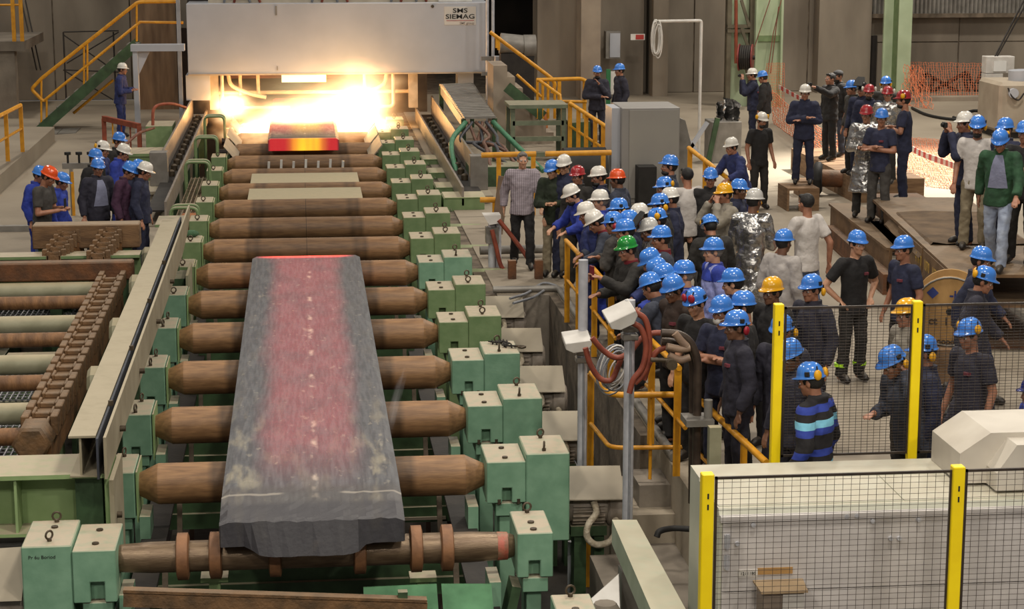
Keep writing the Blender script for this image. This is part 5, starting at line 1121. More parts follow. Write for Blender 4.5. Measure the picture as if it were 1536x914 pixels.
q = thing('tarpaulin', 'brown tarpaulin crumpled over the rusty girders', 'tarpaulin', (b.x, b.y, 1.0))
mb = MB(); rnd = random.Random(8); d = (b-a).normalized(); r = d.cross(Vector((0, 0, 1))); G = 14; g = [[a+d*(2.2+2.9*i/G)+r*(-.05+1.5*j/8)+Vector((0, 0, .015+.03*rnd.random()+(0 if j else -.2))) for j in range(9)] for i in range(G+1)]
for i in range(G):
    for j in range(8): mb.add([g[i][j], g[i+1][j], g[i+1][j+1], g[i][j+1]], [(0, 1, 2, 3)], 0, True)
mb.build('cloth', pm('brown_tarpaulin', '6b563f', '54422f', 3, .9, bump=.6), q)
fd = (a-b).normalized()
chalk = pm('yellow_chalk', 'b8963e', '9c7d30', 9, .9, bump=0)
ang = math.atan2((a-b).y, (a-b).x)
for k, s_ in enumerate(['N 10.', '10371', '1070', '4 m 0']):
    c = a+d*(.45+.62*k)-r*.034; o = textobj('lettering', s_, .2, (0, 0, 0), (PI/2, 0, ang), chalk, None); o.parent = t; o.location = Vector((c.x, c.y, .79))-t.location
for k in range(2): MB().bar(a+d*(.2+2.0*k)-r*.0+Vector((0, 0, -.22)), a+d*(2.1+2.0*k)-r*.0+Vector((0, 0, -.22)), .02, .36).build('side_plate', MATS['brown_mill_scale'], t)
a, b = W(1330, 372, .62), W(1243, 305, .62)
beam('rusty H-beam left of the girder, white chalk marks on its side', a, b, .5, .02, .62, rb)
a, b = W(1325, 412, .3), W(1240, 338, .3)
beam('low rusty beam lying in front of the H-beam with chalk marks', a, b, .24, .0, .3, rust)
a, b = W(1480, 425, .3), W(1400, 330, .3)
p = W(1258, 306, 0); p.y += 1.0; t = thing('wheel_roller', 'black rubber wheel and steel drum lying on the floor behind the H-beam end', 'wheel', (p.x, p.y, 0))
MB().ring((p.x-.1, p.y+.2, .33), (1, -.3, 0), .24, .09, 20, 8).build('tyre', black_rubber, t); MB().cyl((p.x-.05, p.y+.2, .33), (p.x+.45, p.y+.05, .33), .17, n=16).build('drum', rust, t); MB().box(p.x-.5, p.x-.25, p.y, p.y+.5, 0, .3).build('block', wood, t)
c = V(1424, 468, 22.4); t = thing('cable_reel', 'plywood cable reel standing on edge with blue print, behind the mesh fence', 'cable reel', (c.x, 22.4, 0)); R = .42
ax = Vector((-.35, -1, 0)).normalized(); cc = Vector((c.x, 22.4, c.z)); 
MB().lathe(cc, -ax, [(0, R), (.05, R)], 32).build('flange_disc', ply, t); MB().lathe(cc-ax*.5, -ax, [(0, R), (.05, R)], 32).build('flange_disc', ply, t); MB().cyl(cc-ax*.05, cc-ax*.5, .3, n=20).build('drum', wood, t); MB().box(c.x-.3, c.x+.3, 22.2, 22.9, 0, c.z-R).build('crate', wood, t); MB().ring(cc+ax*.003, ax, R-.01, .012, 32, 5).build('rim', grey_steel, t)
yaw = math.atan2(ax.x, -ax.y); blue = pm('blue_print', '2c3a78', '243066', 4, .6, bump=0)
def rtext(s_, sz, u, z, mat, bold=.004): 
    e = Vector((math.cos(yaw), math.sin(yaw), 0)); q = cc+e*u+Vector((0, 0, z))+ax*.006; o = textobj('lettering', s_, sz, (0, 0, 0), (PI/2, 0, yaw), mat, None, bold); o.parent = t; o.location = q-t.location
rtext('-inge', .15, .14, .2, blue); rtext('ct  1102', .13, -.02, -.12, pm('brown_print', '4a3a2a', '3e3022', 4, .7, bump=0)); rtext('ooporo', .1, .02, -.36, MATS['brown_print'])
e = Vector((math.cos(yaw), math.sin(yaw), 0)); q = cc+e*-.2+Vector((0, 0, .22))+ax*.006; dm = MB(); v = [q+e*.07, q+Vector((0, 0, .07)), q-e*.07, q-Vector((0, 0, .07))]; dm.add(v+[x-ax*.004 for x in v], [(0, 1, 2, 3), (7, 6, 5, 4)]); dm.build('diamond_logo', blue, t)
q = cc+e*.22+Vector((0, 0, -.13))+ax*.006; MB().cyl(q-ax*.01, q, .06, n=12).build('white_mark', white_paint, t); MB().cyl(cc-ax*.02, cc+ax*.006, .04, n=10).build('axle_hole', black_rubber, t)
p = W(1390, 398, .55); t = thing('rag_heap', 'crumpled heap of white and navy rags beside the rusty girder', 'rags', (p.x, p.y, .0)); rnd = random.Random(6)
for i in range(5): MB().sphere((p.x+rnd.uniform(-.25, .25), p.y+rnd.uniform(-.1, .1), .42+rnd.uniform(0, .08)), (.14, .12, .05), 9, 5).build('rag', white_paint if i % 2 == 0 else pm('navy_rag', '2a3050', '1f243e', 6, .9, bump=.5), t)
MB().box(p.x-.3, p.x+.3, p.y-.15, p.y+.2, 0, .38).build('crate', wood, t)
t = thing('timber_stack', 'low stack of brown timbers under the men with black cap and red helmets', 'timber', (10.7, 37.5, 0))
for i in range(7): MB().box(10.35, 11.7, 36.6+i*.72, 36.6+i*.72+.68, 0, .45).build('timber', wood, t)
q = thing('steel_block', 'brown steel block under the bearded man in red helmet', 'block', (9.75, 31.8, 0)); MB().box(9.35, 10.2, 31.2, 32.3, 0, .8).build('block', rust, q)
# foil covered machine, frame and railing behind the crowd
p = W(1095, 245, 0); t = thing('covered_machine', 'grey machine box under the silver foil behind the leaning man in royal blue', 'machine', (p.x, p.y, 0))
x0 = V(1068, 185, p.y).x; x1 = V(1113, 185, p.y).x; zt = V(1090, 183, p.y).z; MB().box(x0, x1, p.y, p.y+.8, 0, zt).build('housing', grey_steel, t, .01)
MB().bar((x0-.1, p.y-.1, 0), (x0+.1, p.y-.1, zt+.1), .1, .1).build('green_leg', green_dark, t); MB().bar((x0-.7, p.y, 0), (x0-.1, p.y, zt), .1, .08).build('diagonal', grey_panel, t); MB().bar((x0-.8, p.y, zt), (x0-.2, p.y, .1), .1, .08).build('diagonal', grey_panel, t)
o = MB(); rnd = random.Random(9); x0 = V(1078, 180, p.y).x; x1 = V(1112, 180, p.y).x; z0 = zt; z1 = V(1090, 150, p.y).z; NN = 10
g = [[Vector((x0+(x1-x0)*(i/NN)+(.06*rnd.random()), p.y+.3+.25*math.sin(i*1.9)+.12*rnd.random(), z0+(z1-z0)*(j/8)*(.75+.25*math.sin(PI*i/NN)))) for i in range(NN+1)] for j in range(9)]
for j in range(8):
    for i in range(NN): o.add([g[j][i], g[j][i+1], g[j+1][i+1], g[j+1][i]], [(0, 1, 2, 3)], 0, False)
foil = pm('silver_foil_cloth', 'c8c6c4', '9a9896', 5, .22, metal=.9, bump=1.2, bscale=9)
q = o.build('foil_sheet', foil); tag(q, 'crumpled silver foil sheet draped on top of the grey machine box', 'foil')
t = thing('railing', 'yellow railing under the leaning man in royal blue behind the crowd', 'railing', (V(1060, 250, 33).x, 33, 0), group=None)
h = [V(1033, 222, 34), V(1140, 305, 31)]; MB().tube(h, .04, 8).build('handrail', yellow, t)
for f in (.02, .25, .6, .95): p = h[0].lerp(h[1], f); MB().box(p.x-.04, p.x+.04, p.y-.02, p.y+.02, 0, p.z).build('rail_post', yellow, t)
# ================================================================ people
def cloth(name, c, c2=None, rough=.85, metal=0, bump=.5):
    return pm('cloth_'+name, c, c2, 7, rough, metal, bump=bump, bscale=16)
CL = dict(navy=cloth('navy', '252942', '1b1e33'), dark=cloth('charcoal', '2c2926', '1f1d1b'), black=cloth('black', '201e1f', '161516'), royal=cloth('royal_blue', '2a3fa0', '202f80'), coverall=cloth('deep_blue', '2a3468', '1f2750'),
 grey=cloth('dark_grey', '45423f', '353230'), lgrey=cloth('light_grey', 'a39d99', '98928e'), white=cloth('white', 'c2bcb8', 'b8b2ad'), green=cloth('bottle_green', '2a4f34', '1e3b26'), dgreen=cloth('dark_green', '26301f', '1b2317'),
 khaki=cloth('khaki', '8a7f68', '756a55'), jeans=cloth('jeans', '5a6a8c', '465473'), ljeans=cloth('light_jeans', '9aa3b4', '808aa0'), brown=cloth('brown', '3a2c25', '2a201b'), purple=cloth('purple', '45263f', '341b30'),
 lblue=cloth('pale_blue', 'a0a6d8', '8088c4'), silver=pm('silver_foil_cloth', 'd8d6d4', 'b5b3b1', 5, .34, .75, bump=1.2, bscale=9), stone=cloth('stone_grey', '8f887c', '787164'), ngrey=cloth('blue_grey', '3a3f4e', '2c303c'), shirt=cloth('shirt_blue_grey', '8487a0', '6f7288'), dnavy=cloth('faded_navy', '2c2b38', '211f2b'))
SK = dict(l=pm('skin_light', 'c4967a', 'b58467', 12, .5, bump=.03), m=pm('skin_olive', 'a4735a', '8f604a', 12, .5, bump=.03), d=pm('skin_dark', '7c5743', '684735', 12, .45, bump=.03))
HAIR = dict(b=pm('hair_black', '1a1614', '0f0d0c', 20, .6, bump=.4), g=pm('hair_grey', '77716b', '5c5752', 20, .7, bump=.4))
HEL = {k: pm('helmet_'+n, c, c2, 3, .22, bump=0, coat=.5) for k, n, c, c2 in [('b', 'blue', '3f80d8', '3a76cc'), ('w', 'white', 'd8d4cc', 'c9c4bb'), ('y', 'yellow', 'e3a818', 'd89c12'), ('r', 'red', 'a3262b', '8f2126'), ('o', 'orange', 'e0531c', 'd04a18'), ('g', 'green', '1d8a34', '18782d'), ('n', 'navy', '1f2f8c', '1a2878'), ('s', 'silver', 'c4c2be', 'a8a6a2'), ('k', 'black', '1d1c1c', '141313')]}
MUF = {'y': pm('earmuff_yellow', 'e2a615', 'd4980f', 3, .4, bump=0), 'r': pm('earmuff_red', '9c2030', '8a1b2a', 3, .35, bump=0), 'w': pm('earmuff_white', 'd8d4cc', 'c9c4bb', 3, .35, bump=0)}
bootm = pm('black_boot_leather', '221e1c', '171413', 9, .5, dust=.4, dustc='6d6152'); eyem = pm('eye_white', 'd8d2cc', 'cfc8c2', 3, .3, bump=0); irism = pm('eye_dark', '1c1310', '120c0a', 3, .2, bump=0); lipm = pm('lip_tone', '8a5648', '7c4b3f', 6, .5, bump=0)

def caps(mb, p0, p1, r0, r1, f0=False, f1=False, n=12, sq=(1, 1)):
    p0, p1 = Vector(p0), Vector(p1); L = (p1-p0).length; prof = []
    if f0: prof.append((0, r0))
    else: prof += [(-r0*math.cos(a), r0*max(math.sin(a), .03)) for a in (0, PI/6, PI/3, PI/2)]
    if f1: prof.append((L, r1))
    else: prof += [(L+r1*math.sin(a), r1*max(math.cos(a), .03)) for a in (0, PI/6, PI/3, PI/2)]
    return mb.lathe(p0, p1-p0, prof, n, split=False)
def remesh(mb, vox, sm=4, disp=0., name='shape'):
    me = mb.mesh(name, eyem); o = bpy.data.objects.new('tmp', me); C.objects.link(o)
    m = o.modifiers.new('r', 'REMESH'); m.mode = 'VOXEL'; m.voxel_size = vox; m.use_smooth_shade = True
    if disp:
        tx = bpy.data.textures.get('wrinkle') or bpy.data.textures.new('wrinkle', 'CLOUDS'); tx.noise_scale = .085; tx.noise_depth = 2
        d = o.modifiers.new('d', 'DISPLACE'); d.texture = tx; d.strength = disp; d.mid_level = .5
    s = o.modifiers.new('s', 'SMOOTH'); s.factor = .5; s.iterations = sm
    dg = bpy.context.evaluated_depsgraph_get(); dg.update(); r = bpy.data.meshes.new_from_object(o.evaluated_get(dg)); r.name = name
    bpy.data.objects.remove(o); bpy.data.meshes.remove(me)
    if not r.materials: r.materials.append(eyem)
    return r
ARM = dict(
 stand=(((.255, .03, 1.15), (.27, -.07, .90)), ((-.255, .03, 1.15), (-.27, -.07, .90))),
 folded=(((.265, -.05, 1.16), (-.06, -.205, 1.18)), ((-.265, -.05, 1.16), (.06, -.235, 1.23))),
 rail=(((.30, -.26, 1.20), (.22, -.44, 1.13)), ((-.30, -.26, 1.20), (-.22, -.44, 1.13))),
 photo=(((.24, -.24, 1.24), (.075, -.27, 1.55)), ((-.24, -.24, 1.24), (-.075, -.27, 1.55))),
 phone=(((.25, -.07, 1.12), (.07, -.32, 1.17)), ((-.25, -.07, 1.12), (-.06, -.30, 1.15))),
 chin=(((.25, -.12, 1.12), (.03, -.17, 1.42)), ((-.27, -.05, 1.13), (.10, -.25, 1.14))),
 hips=(((.36, .08, 1.16), (.22, -.03, 1.0)), ((-.36, .08, 1.16), (-.22, -.03, 1.0))),
 walk=(((.26, -.1, 1.16), (.26, -.28, .98)), ((-.26, .14, 1.16), (-.27, .12, .92))),
 raise_=(((.25, -.26, 1.22), (.10, -.50, 1.36)), ((-.25, -.1, 1.13), (-.16, -.38, 1.12))),
 ear=(((.30, -.20, 1.38), (.12, -.16, 1.56)), ((-.26, -.1, 1.14), (-.12, -.32, 1.14))),
 face=(((.22, -.28, 1.28), (.09, -.2, 1.55)), ((-.22, -.28, 1.28), (-.09, -.2, 1.55))),
 aim=(((.28, -.2, 1.36), (.22, -.55, 1.52)), ((-.25, .03, 1.15), (-.25, -.07, .92))))
LEAN = dict(rail=20, phone=5, ear=14, raise_=6, photo=2)
JC = {}
def joints(pose, yaw, pitch):
    L = math.radians(LEAN.get(pose, 1)); T = Matrix.Translation((0, 0, .94)) @ Matrix.Rotation(L, 4, 'X')
    J = dict(T=T); nb = T @ Vector((0, .015, .55))
    Hr = Matrix.Rotation(math.radians(yaw), 4, 'Z') @ Matrix.Rotation(math.radians(pitch)+L*.5, 4, 'X')
    J['H'] = Matrix.Translation(nb) @ Hr @ Matrix.Translation((0, -.03, .155)); J['neck'] = nb
    J['sh'] = [T @ Vector((s*.18, 0, .49)) for s in (1, -1)]; J['arm'] = [(Vector(a), Vector(b)) for a, b in ARM[pose]]
    hy = .05 if pose == 'rail' else 0
    if pose == 'walk': J['leg'] = [((.09, 0, .90), (.10, -.16, .50), (.10, -.20, .09)), ((-.09, 0, .90), (-.10, .03, .50), (-.10, .25, .11))]
    else: J['leg'] = [((s*.09, 0, .90), (s*.115, -.02+hy*.5, .49), (s*.13, .02+hy, .09)) for s in (1, -1)]
    return J
def tloft(mb, T, rings, n=20):
    R = [[T @ Vector((rx*math.cos(2*PI*i/n), ry*math.sin(2*PI*i/n)+oy, z)) for i in range(n)] for z, rx, ry, oy in rings]
    mb.loft(R, 0, (1, 1))
def hand(mb, e, w, side, curl=.5):
    d = (w-e).normalized(); lat = d.cross(Vector((0, 0, 1)));
    if lat.length < .2: lat = Vector((0, 1, 0))
    lat = lat.normalized(); nrm = lat.cross(d).normalized()
    if nrm.z > 0: nrm = -nrm
    c = w+d*.045
    for k in (-1, 0, 1): caps(mb, w+lat*.012*k, w+d*.085+lat*.021*k, .017, .014, n=8)
    for k in range(4):
        b = w+d*.088+lat*(.0225*(k-1.5)); l = (.036, .044, .042, .032)[k]
        m1 = b+d*l+nrm*.010*curl; m2 = m1+d*l*.6+nrm*.026*curl
        caps(mb, b, m1, .0095, .0088, n=8); caps(mb, m1, m2, .0088, .0075, n=8)
    tb = w+d*.03-lat*.026*side; tm = tb+d*.035-lat*.028*side+nrm*.012; caps(mb, tb, tm, .013, .010, n=8); caps(mb, tm, tm+d*.03+nrm*.006, .010, .008, n=8)
def body_mesh(pose, yaw, pitch):
    key = ('b', pose, yaw, pitch)
    if key in JC: return JC[key]
    J = joints(pose, yaw, pitch); T = J['T']; H = J['H']; mb = MB()
    tloft(mb, T, [(-.13, .12, .10, 0), (-.05, .155, .115, 0), (.1, .14, .105, 0), (.25, .15, .11, 0), (.38, .165, .115, 0), (.47, .15, .10, 0), (.53, .08, .07, .01)])
    caps(mb, J['sh'][0], J['sh'][1], .06, .06)
    caps(mb, T @ Vector((0, .015, .48)), H @ Vector((0, .02, -.03)), .060, .055)
    for i in range(2):
        e, w = J['arm'][i]; caps(mb, J['sh'][i], e, .055, .042); caps(mb, e, w, .043, .030); hand(mb, e, w, 1 if i == 0 else -1, 1.3 if pose == 'rail' else .6)
        a, k, f = J['leg'][i]; caps(mb, a, k, .085, .058); caps(mb, k, f, .055, .04); caps(mb, Vector(f)+Vector((0, .02, -.03)), Vector(f)+Vector((0, -.12, -.055)), .04, .03)
    def ell(c, r): 
        n0 = len(mb.v); mb.sphere(c, r, 14, 8)
        for q in range(n0, len(mb.v)): mb.v[q] = H @ mb.v[q]
    def cp(a, b, r0, r1): caps(mb, H @ Vector(a), H @ Vector(b), r0, r1, n=10)
    ell((0, .014, .030), (.074, .094, .086)); ell((0, -.022, -.028), (.061, .070, .085)); ell((0, -.034, -.074), (.047, .052, .040)); ell((0, -.074, -.094), (.022, .019, .018))
    cp((0, -.090, .014), (0, -.108, -.030), .009, .0145); ell((.013, -.094, -.034), (.011, .012, .009)); ell((-.013, -.094, -.034), (.011, .012, .009))
    cp((-.038, -.078, .024), (.038, -.078, .024), .012, .012); ell((.040, -.064, -.022), (.022, .022, .02)); ell((-.040, -.064, -.022), (.022, .022, .02))
    cp((-.019, -.086, -.060), (.019, -.086, -.060), .009, .009); cp((-.015, -.085, -.072), (.015, -.085, -.072), .008, .008)
    for s in (1, -1): ell((s*.077, .012, -.004), (.010, .021, .034))
    JC[key] = remesh(mb, .0096, 3, name='body'); return JC[key]
def top_mesh(pose, kind):
    key = ('t', pose, kind)
    if key in JC: return JC[key]
    J = joints(pose, 0, 0); T = J['T']; mb = MB(); g = .012 if kind == 'tee' else .028
    hem = -.12 if kind != 'coat' else -.16
    R = [(hem, .165+g, .125+g, 0), (-.02, .160+g, .12+g, 0), (.1, .150+g, .112+g, 0), (.25, .155+g, .115+g, 0), (.38, .168+g, .12+g, 0), (.47, .150+g*.7, .103+g*.6, .0), (.535, .085+g*.4, .072+g*.4, .012)]
    if kind == 'hood': R.append((.60, .09, .085, .03))
    elif kind != 'tee': R.append((.575, .078, .072, .015))
    tloft(mb, T, R)
    if kind == 'coat': tloft(mb, Matrix.Translation((0, 0, .94)), [(-.52, .27, .22, 0), (-.2, .215, .17, 0), (.0, .18, .14, 0)])
    caps(mb, J['sh'][0]-Vector((0, 0, .005)), J['sh'][1]-Vector((0, 0, .005)), .06+g, .06+g)
    for i in range(2):
        e, w = J['arm'][i]; s = J['sh'][i]; d = (w-e)
        if kind == 'tee': caps(mb, s, s.lerp(e, .72), .064+g, .060+g, False, True)
        else: caps(mb, s, e, .058+g, .046+g); caps(mb, e, e.lerp(w, .97), .046+g, .036+g*.8, False, True)
    JC[key] = remesh(mb, .0145, 3, (.034 if kind != 'tee' else .018), name=kind); return JC[key]
def leg_mesh(pose):
    key = ('l', 'walk' if pose == 'walk' else ('rail' if pose == 'rail' else 'stand'))
    if key in JC: return JC[key]
    J = joints(pose, 0, 0); mb = MB()
    tloft(mb, Matrix.Translation((0, 0, .94)), [(-.14, .15, .115, 0), (-.05, .172, .132, 0), (.08, .158, .12, 0)])
    for a, k, f in J['leg']: caps(mb, a, k, .098, .074); caps(mb, k, Vector(f)+Vector((0, 0, -.02)), .074, .070, False, True)
    JC[key] = remesh(mb, .0165, 3, .034, name='trousers'); return JC[key]
bt = MB(); caps(bt, (0, .0, .10), (0, .01, .02), .052, .05); caps(bt, (0, .02, .0), (0, -.12, -.03), .05, .042); caps(bt, (0, -.04, -.035), (0, -.14, -.045), .044, .04)
for q in bt.v: q.z = max(q.z, -.088)
boot_me = remesh(bt, .012, 3, name='boot')
def helmet_mesh(flat=False):
    mb = MB(); n = 40; rings = []
    def ring(z, f, brim=0.):
        r = []
        for i in range(n):
            a = 2*PI*i/n; x, y = .102*f*math.cos(a), .119*f*math.sin(a)
            fr = max(0, -math.sin(a)); x *= 1+brim*.10; y *= 1+brim*.08
            if brim: y -= brim*.040*fr**2.2
            zz = z-(brim*.012*fr**2)
            k = 1+.035*math.exp(-(x/.016)**2)*(f < .97 and f > .05 and not brim)
            r.append(Vector((x*1, y+.008, zz*(k if z > .06 else 1))))
        return r
    rings = [ring(.022, .90), ring(.020, 1.02, 1), ring(.027, 1.02, 1), ring(.032, 1.0, .15), ring(.05, .985)]
    for i in range(1, 10):
        t = i/9*PI/2; rings.append(ring(.05+.10*math.sin(t), max(.985*math.cos(t)**.8, .02)))
    mb.loft(rings, 0, (1, 1)); return mb.mesh('helmet', eyem)
helm_me = helmet_mesh(); helm_me.polygons.foreach_set('use_smooth', [True]*len(helm_me.polygons))
hb = MB(); hb.sphere((0, .026, .022), (.080, .098, .092), 16, 10)
hair_me = hb.mesh('hair', eyem)
hb = MB(); hb.sphere((0, .030, .036), (.084, .098, .094), 18, 12); caps(hb, (-.04, -.055, .095), (.04, -.05, .095), .022, .022); bare_me = remesh(hb, .009, 2, .012, name='hair')
hb = MB(); hb.sphere((0, -.042, -.082), (.060, .064, .042), 14, 8); caps(hb, (-.024, -.093, -.050), (.024, -.093, -.050), .008, .008, n=8); beard_me = hb.mesh('beard', eyem)
hb = MB()
for s in (1, -1): hb.sphere((s*.031, -.078, .002), (.014, .011, .0085), 10, 6, 0); hb.sphere((s*.031, -.0875, .002), (.0065, .004, .0068), 8, 5, 1); caps(hb, (s*.016, -.092, .020), (s*.044, -.085, .021), .0045, .004, n=6); hb.m[-0:] = hb.m
eye_me = hb.mesh('eyes', [eyem, irism])
hb = MB(); hb.sphere((0, 0, 0), (.024, .036, .044), 16, 10); cup_me = hb.mesh('earmuff_cup', eyem)
hb = MB(); hb.tube(arc([(0, 0, 0), (0, .0, .05), (-.0, 0, .075)], 3, .02), .007, 6); arm_me = hb.mesh('earmuff_arm', black_rubber)
hb = MB(); hb.box(-.008, .008, -.022, .022, -.02, .02); clip_me = hb.mesh('helmet_clip', black_rubber, .004)
hb = MB(); hb.sphere((0, .01, .06), (.1, .115, .075), 18, 8, 0, .42, 1); hb.add([(-.07, -.09, .055), (.07, -.09, .055), (.05, -.17, .05), (-.05, -.17, .05), (-.07, -.09, .065), (.07, -.09, .065), (.05, -.17, .058), (-.05, -.17, .058)], [(3, 2, 1, 0), (4, 5, 6, 7), (0, 1, 5, 4), (1, 2, 6, 5), (2, 3, 7, 6), (3, 0, 4, 7)]); cap_me = hb.mesh('cap', CL['black'])
hb = MB(); hb.sphere((0, -.088, -.062), (.04, .032, .036), 12, 8); hb.tube([(-.07, .0, -.05), (-.04, -.09, -.05), (.04, -.09, -.05), (.07, .0, -.05)], .004, 5); mask_me = hb.mesh('dust_mask', white_paint)
hb = MB()
for s in (1, -1): hb.ring((s*.032, -.096, .004), (0, 1, 0), .019, .0025, 12, 5); hb.tube([(s*.05, -.094, .006), (s*.078, .0, .006)], .0025, 5)
hb.tube([(-.014, -.098, .006), (.014, -.098, .006)], .0025, 5); glass_me = hb.mesh('glasses', black_rubber)
hb = MB(); hb.prism([(-.09, -.10), (.09, -.10), (.10, .06), (.07, .14), (-.07, .14), (-.10, .06)], 'y', -.02, .0); visor_me = hb.mesh('visor', black_rubber, .01)

def child(name, me, par, mat=None, M4=None):
    o = bpy.data.objects.new(name, me); C.objects.link(o); o.parent = par
    if mat is not None:
        for sl in o.material_slots[:1]: sl.link = 'OBJECT'; sl.material = mat
    if M4 is not None: o.matrix_local = M4
    return o
logo_m = pm('red_embroidery', '7a3440', '5c2a34', 30, .8, bump=.3)
def person(px, py, face, label, pose='stand', hel='b', top='jacket', tc='dnavy', lc=None, skin='m', yaw=0, pitch=4, muff=None, hair='b', beard=False, z0=0, s=1.0, extra=(), grp='onlookers in the crowd', logo=False):
    J = joints(pose, yaw, pitch); H = J['H']; top_l = (H @ Vector((0, .008, .174 if hel else .118)))*s
    rz = -math.radians(face); w = W(px, py, z0+top_l.z); R2 = Matrix.Rotation(rz, 3, 'Z'); loc = w-R2 @ Vector((top_l.x, top_l.y, 0)); loc.z = z0
    t = thing('person', label, 'person', loc, rz, grp, world=False); t.scale = (s, s, s)
    child('body', body_mesh(pose, yaw, pitch), t, SK[skin])
    nm = {'jacket': 'jacket', 'tee': 't_shirt', 'coat': 'long_coat', 'hood': 'hooded_jacket', 'shirt': 'shirt'}[top]
    q = child(nm, top_mesh(pose, 'jacket' if top == 'shirt' else top), t, CL[tc] if isinstance(tc, str) else tc)
    child('trousers', leg_mesh(pose), t, CL[lc or (tc if isinstance(tc, str) and tc in ('navy', 'coverall', 'royal', 'dnavy', 'black', 'dark') else 'black')])
    for a, k, f in J['leg']: child('boot', boot_me, t, bootm, Matrix.Translation(f))
    child('eyes', eye_me, t, None, H); child('hair', hair_me if hel else bare_me, t, HAIR[hair], H)
    if beard: child('beard', beard_me, t, HAIR['b'], H)
    if hel == 'cap': child('cap', cap_me, t, None, H)
    elif hel:
        h = child('helmet', helm_me, t, HEL[hel], H @ Matrix.Translation((0, -.002, .024)) @ Matrix.Rotation(-.07, 4, 'X'))
        if muff:
            col, where, cnt = muff
            pos = {'ears': ((.098, .01, -.012), (-.098, .01, -.012)), 'up': ((.118, .0, .062), (-.118, .0, .062)), 'back': ((.070, .112, .05), (-.070, .112, .05)), 'front': ((.045, -.112, .075), (-.045, -.112, .075)), 'low': ((.11, .07, -.03), (-.11, .07, -.03))}[where]
            for i in range(2):
                x, y, z = pos[i]; a = 0 if where in ('ears', 'up') else math.atan2(y, x)
                child('earmuff_cup', cup_me, h, MUF[col], Matrix.Translation((x, y, z)) @ Matrix.Rotation(a, 4, 'Z'))
                child('earmuff_arm', arm_me, h, None, Matrix.Translation((x*.98, y*.98, z)) if where != 'front' else Matrix.Translation((x*.98, y, z)) @ Matrix.Rotation(-.7, 4, 'X'))
                child('helmet_clip', clip_me, h, None, Matrix.Translation((.102*(1-2*i), .03, .062)))
    for e in extra:
        if e == 'mask': child('dust_mask', mask_me, t, None, H)
        elif e == 'glasses': child('glasses', glass_me, t, None, H)
        elif e == 'visor': child('raised_visor', visor_me, t, None, H @ Matrix.Translation((0, -.12, .17)) @ Matrix.Rotation(-.9, 4, 'X'))
        elif e == 'collar':
            T = J['T']; m = MB(); tloft(m, T, [(.50, .108, .09, .012), (.565, .094, .082, .012), (.59, .088, .078, .014)], 18); c = m.build('red_collar', cloth('dark_red', '7c1f2a', '64181f'), t); c['label'] = 'dark red collar'
        elif e == 'bands':
            for a, k, f in J['leg']: m = MB(); m.cyl(Vector(f)+Vector((0, 0, .10)), Vector(f)+Vector((0, 0, .14)), .083, n=16); m.build('ankle_band', emit_hi, t)
        elif e == 'belt': m = MB(); tloft(m, Matrix.Translation((0, 0, .94)), [(.055, .176, .136, 0), (.09, .174, .134, 0)]); m.build('belt', black_rubber, t)
        elif e == 'yoke': T = J['T']; m = MB(); tloft(m, T, [(.40, .196, .148, 0), (.475, .182, .132, 0), (.535, .108, .096, .012), (.585, .086, .078, .015)]); caps(m, J['sh'][0], J['sh'][0].lerp(J['arm'][0][0], .3), .098, .092, False, True); caps(m, J['sh'][1], J['sh'][1].lerp(J['arm'][1][0], .3), .098, .092, False, True); m.build('shoulder_yoke', CL['royal'], t)
        elif e == 'open':
            T = J['T']; R = [(.12, .178, .140), (.25, .183, .143), (.38, .196, .148), (.47, .17, .121), (.53, .1, .088)]; v = []; f = []
            for k, (z, rx, ry) in enumerate(R):
                w_ = .125-.08*k/4
                for x in (-w_, 0, w_): v.append(T @ Vector((x, -ry*math.sqrt(1-(x/rx)**2)-.014, z)))
            for x in range(len(v)): v.append(v[x]+Vector((0, .04, 0)))
            n = 15
            for k in range(4):
                for q_ in range(2): a_ = k*3+q_; f += [(a_, a_+1, a_+4, a_+3), (n+a_+3, n+a_+4, n+a_+1, n+a_)]
            m = MB(); m.add(v, f, 0, True); c = m.build('open_shirt', CL['shirt'], t); c['label'] = 'lighter shirt in the open jacket'
    if top == 'jacket' and 'collar' not in extra and 'yoke' not in extra:
        k_ = ('collar', pose)
        if k_ not in JC: m = MB(); tloft(m, J['T'], [(.515, .118, .098, .008), (.565, .093, .083, .012), (.60, .088, .080, .016)], 18); JC[k_] = m.mesh('collar', eyem)
        child('collar', JC[k_], t, CL[tc])
    if logo:
        T = J['T']; y = -.128 if top == 'tee' else -.142
        m = MB(); m.hexa([T @ Vector(v) for v in [(.045, y-.012, .355), (.105, y-.004, .355), (.105, y+.03, .355), (.045, y+.03, .355), (.045, y-.012, .385), (.105, y-.004, .385), (.105, y+.03, .385), (.045, y+.03, .385)]]); m.build('chest_logo', logo_m, t)
    # where the hands are, in the world
    Mw = Matrix.Translation(loc) @ Matrix.Rotation(rz, 4, 'Z') @ Matrix.Scale(s, 4)
    return t, Mw, J
emit_hi = pm('hi_vis_green', 'b7f02a', 'a8e020', 4, .5, bump=0)
def held(kind, label, P, cat, between=True):
    t, Mw, J = P; e0, w0 = J['arm'][0]; e1, w1 = J['arm'][1]
    c = (w0+w1)/2+Vector((0, -.06, .09)) if between else w0+(w0-e0).normalized()*.10+Vector((0, -.01, .02))
    m = MB()
    if kind == 'camera': m.box(-.055, .055, -.02, .02, -.035, .035); m.cyl((0, -.02, 0), (0, -.05, 0), .028, n=12)
    elif kind == 'phone': m.box(-.035, .035, -.005, .005, -.07, .07)
    elif kind == 'case': m.box(-.04, .04, -.012, .012, -.08, .08)
    o = m.build(kind if kind != 'case' else 'phone', red_case if kind == 'case' else black_rubber, None, .004); o.matrix_world = Mw @ Matrix.Translation(c); tag(o, label, cat); return o
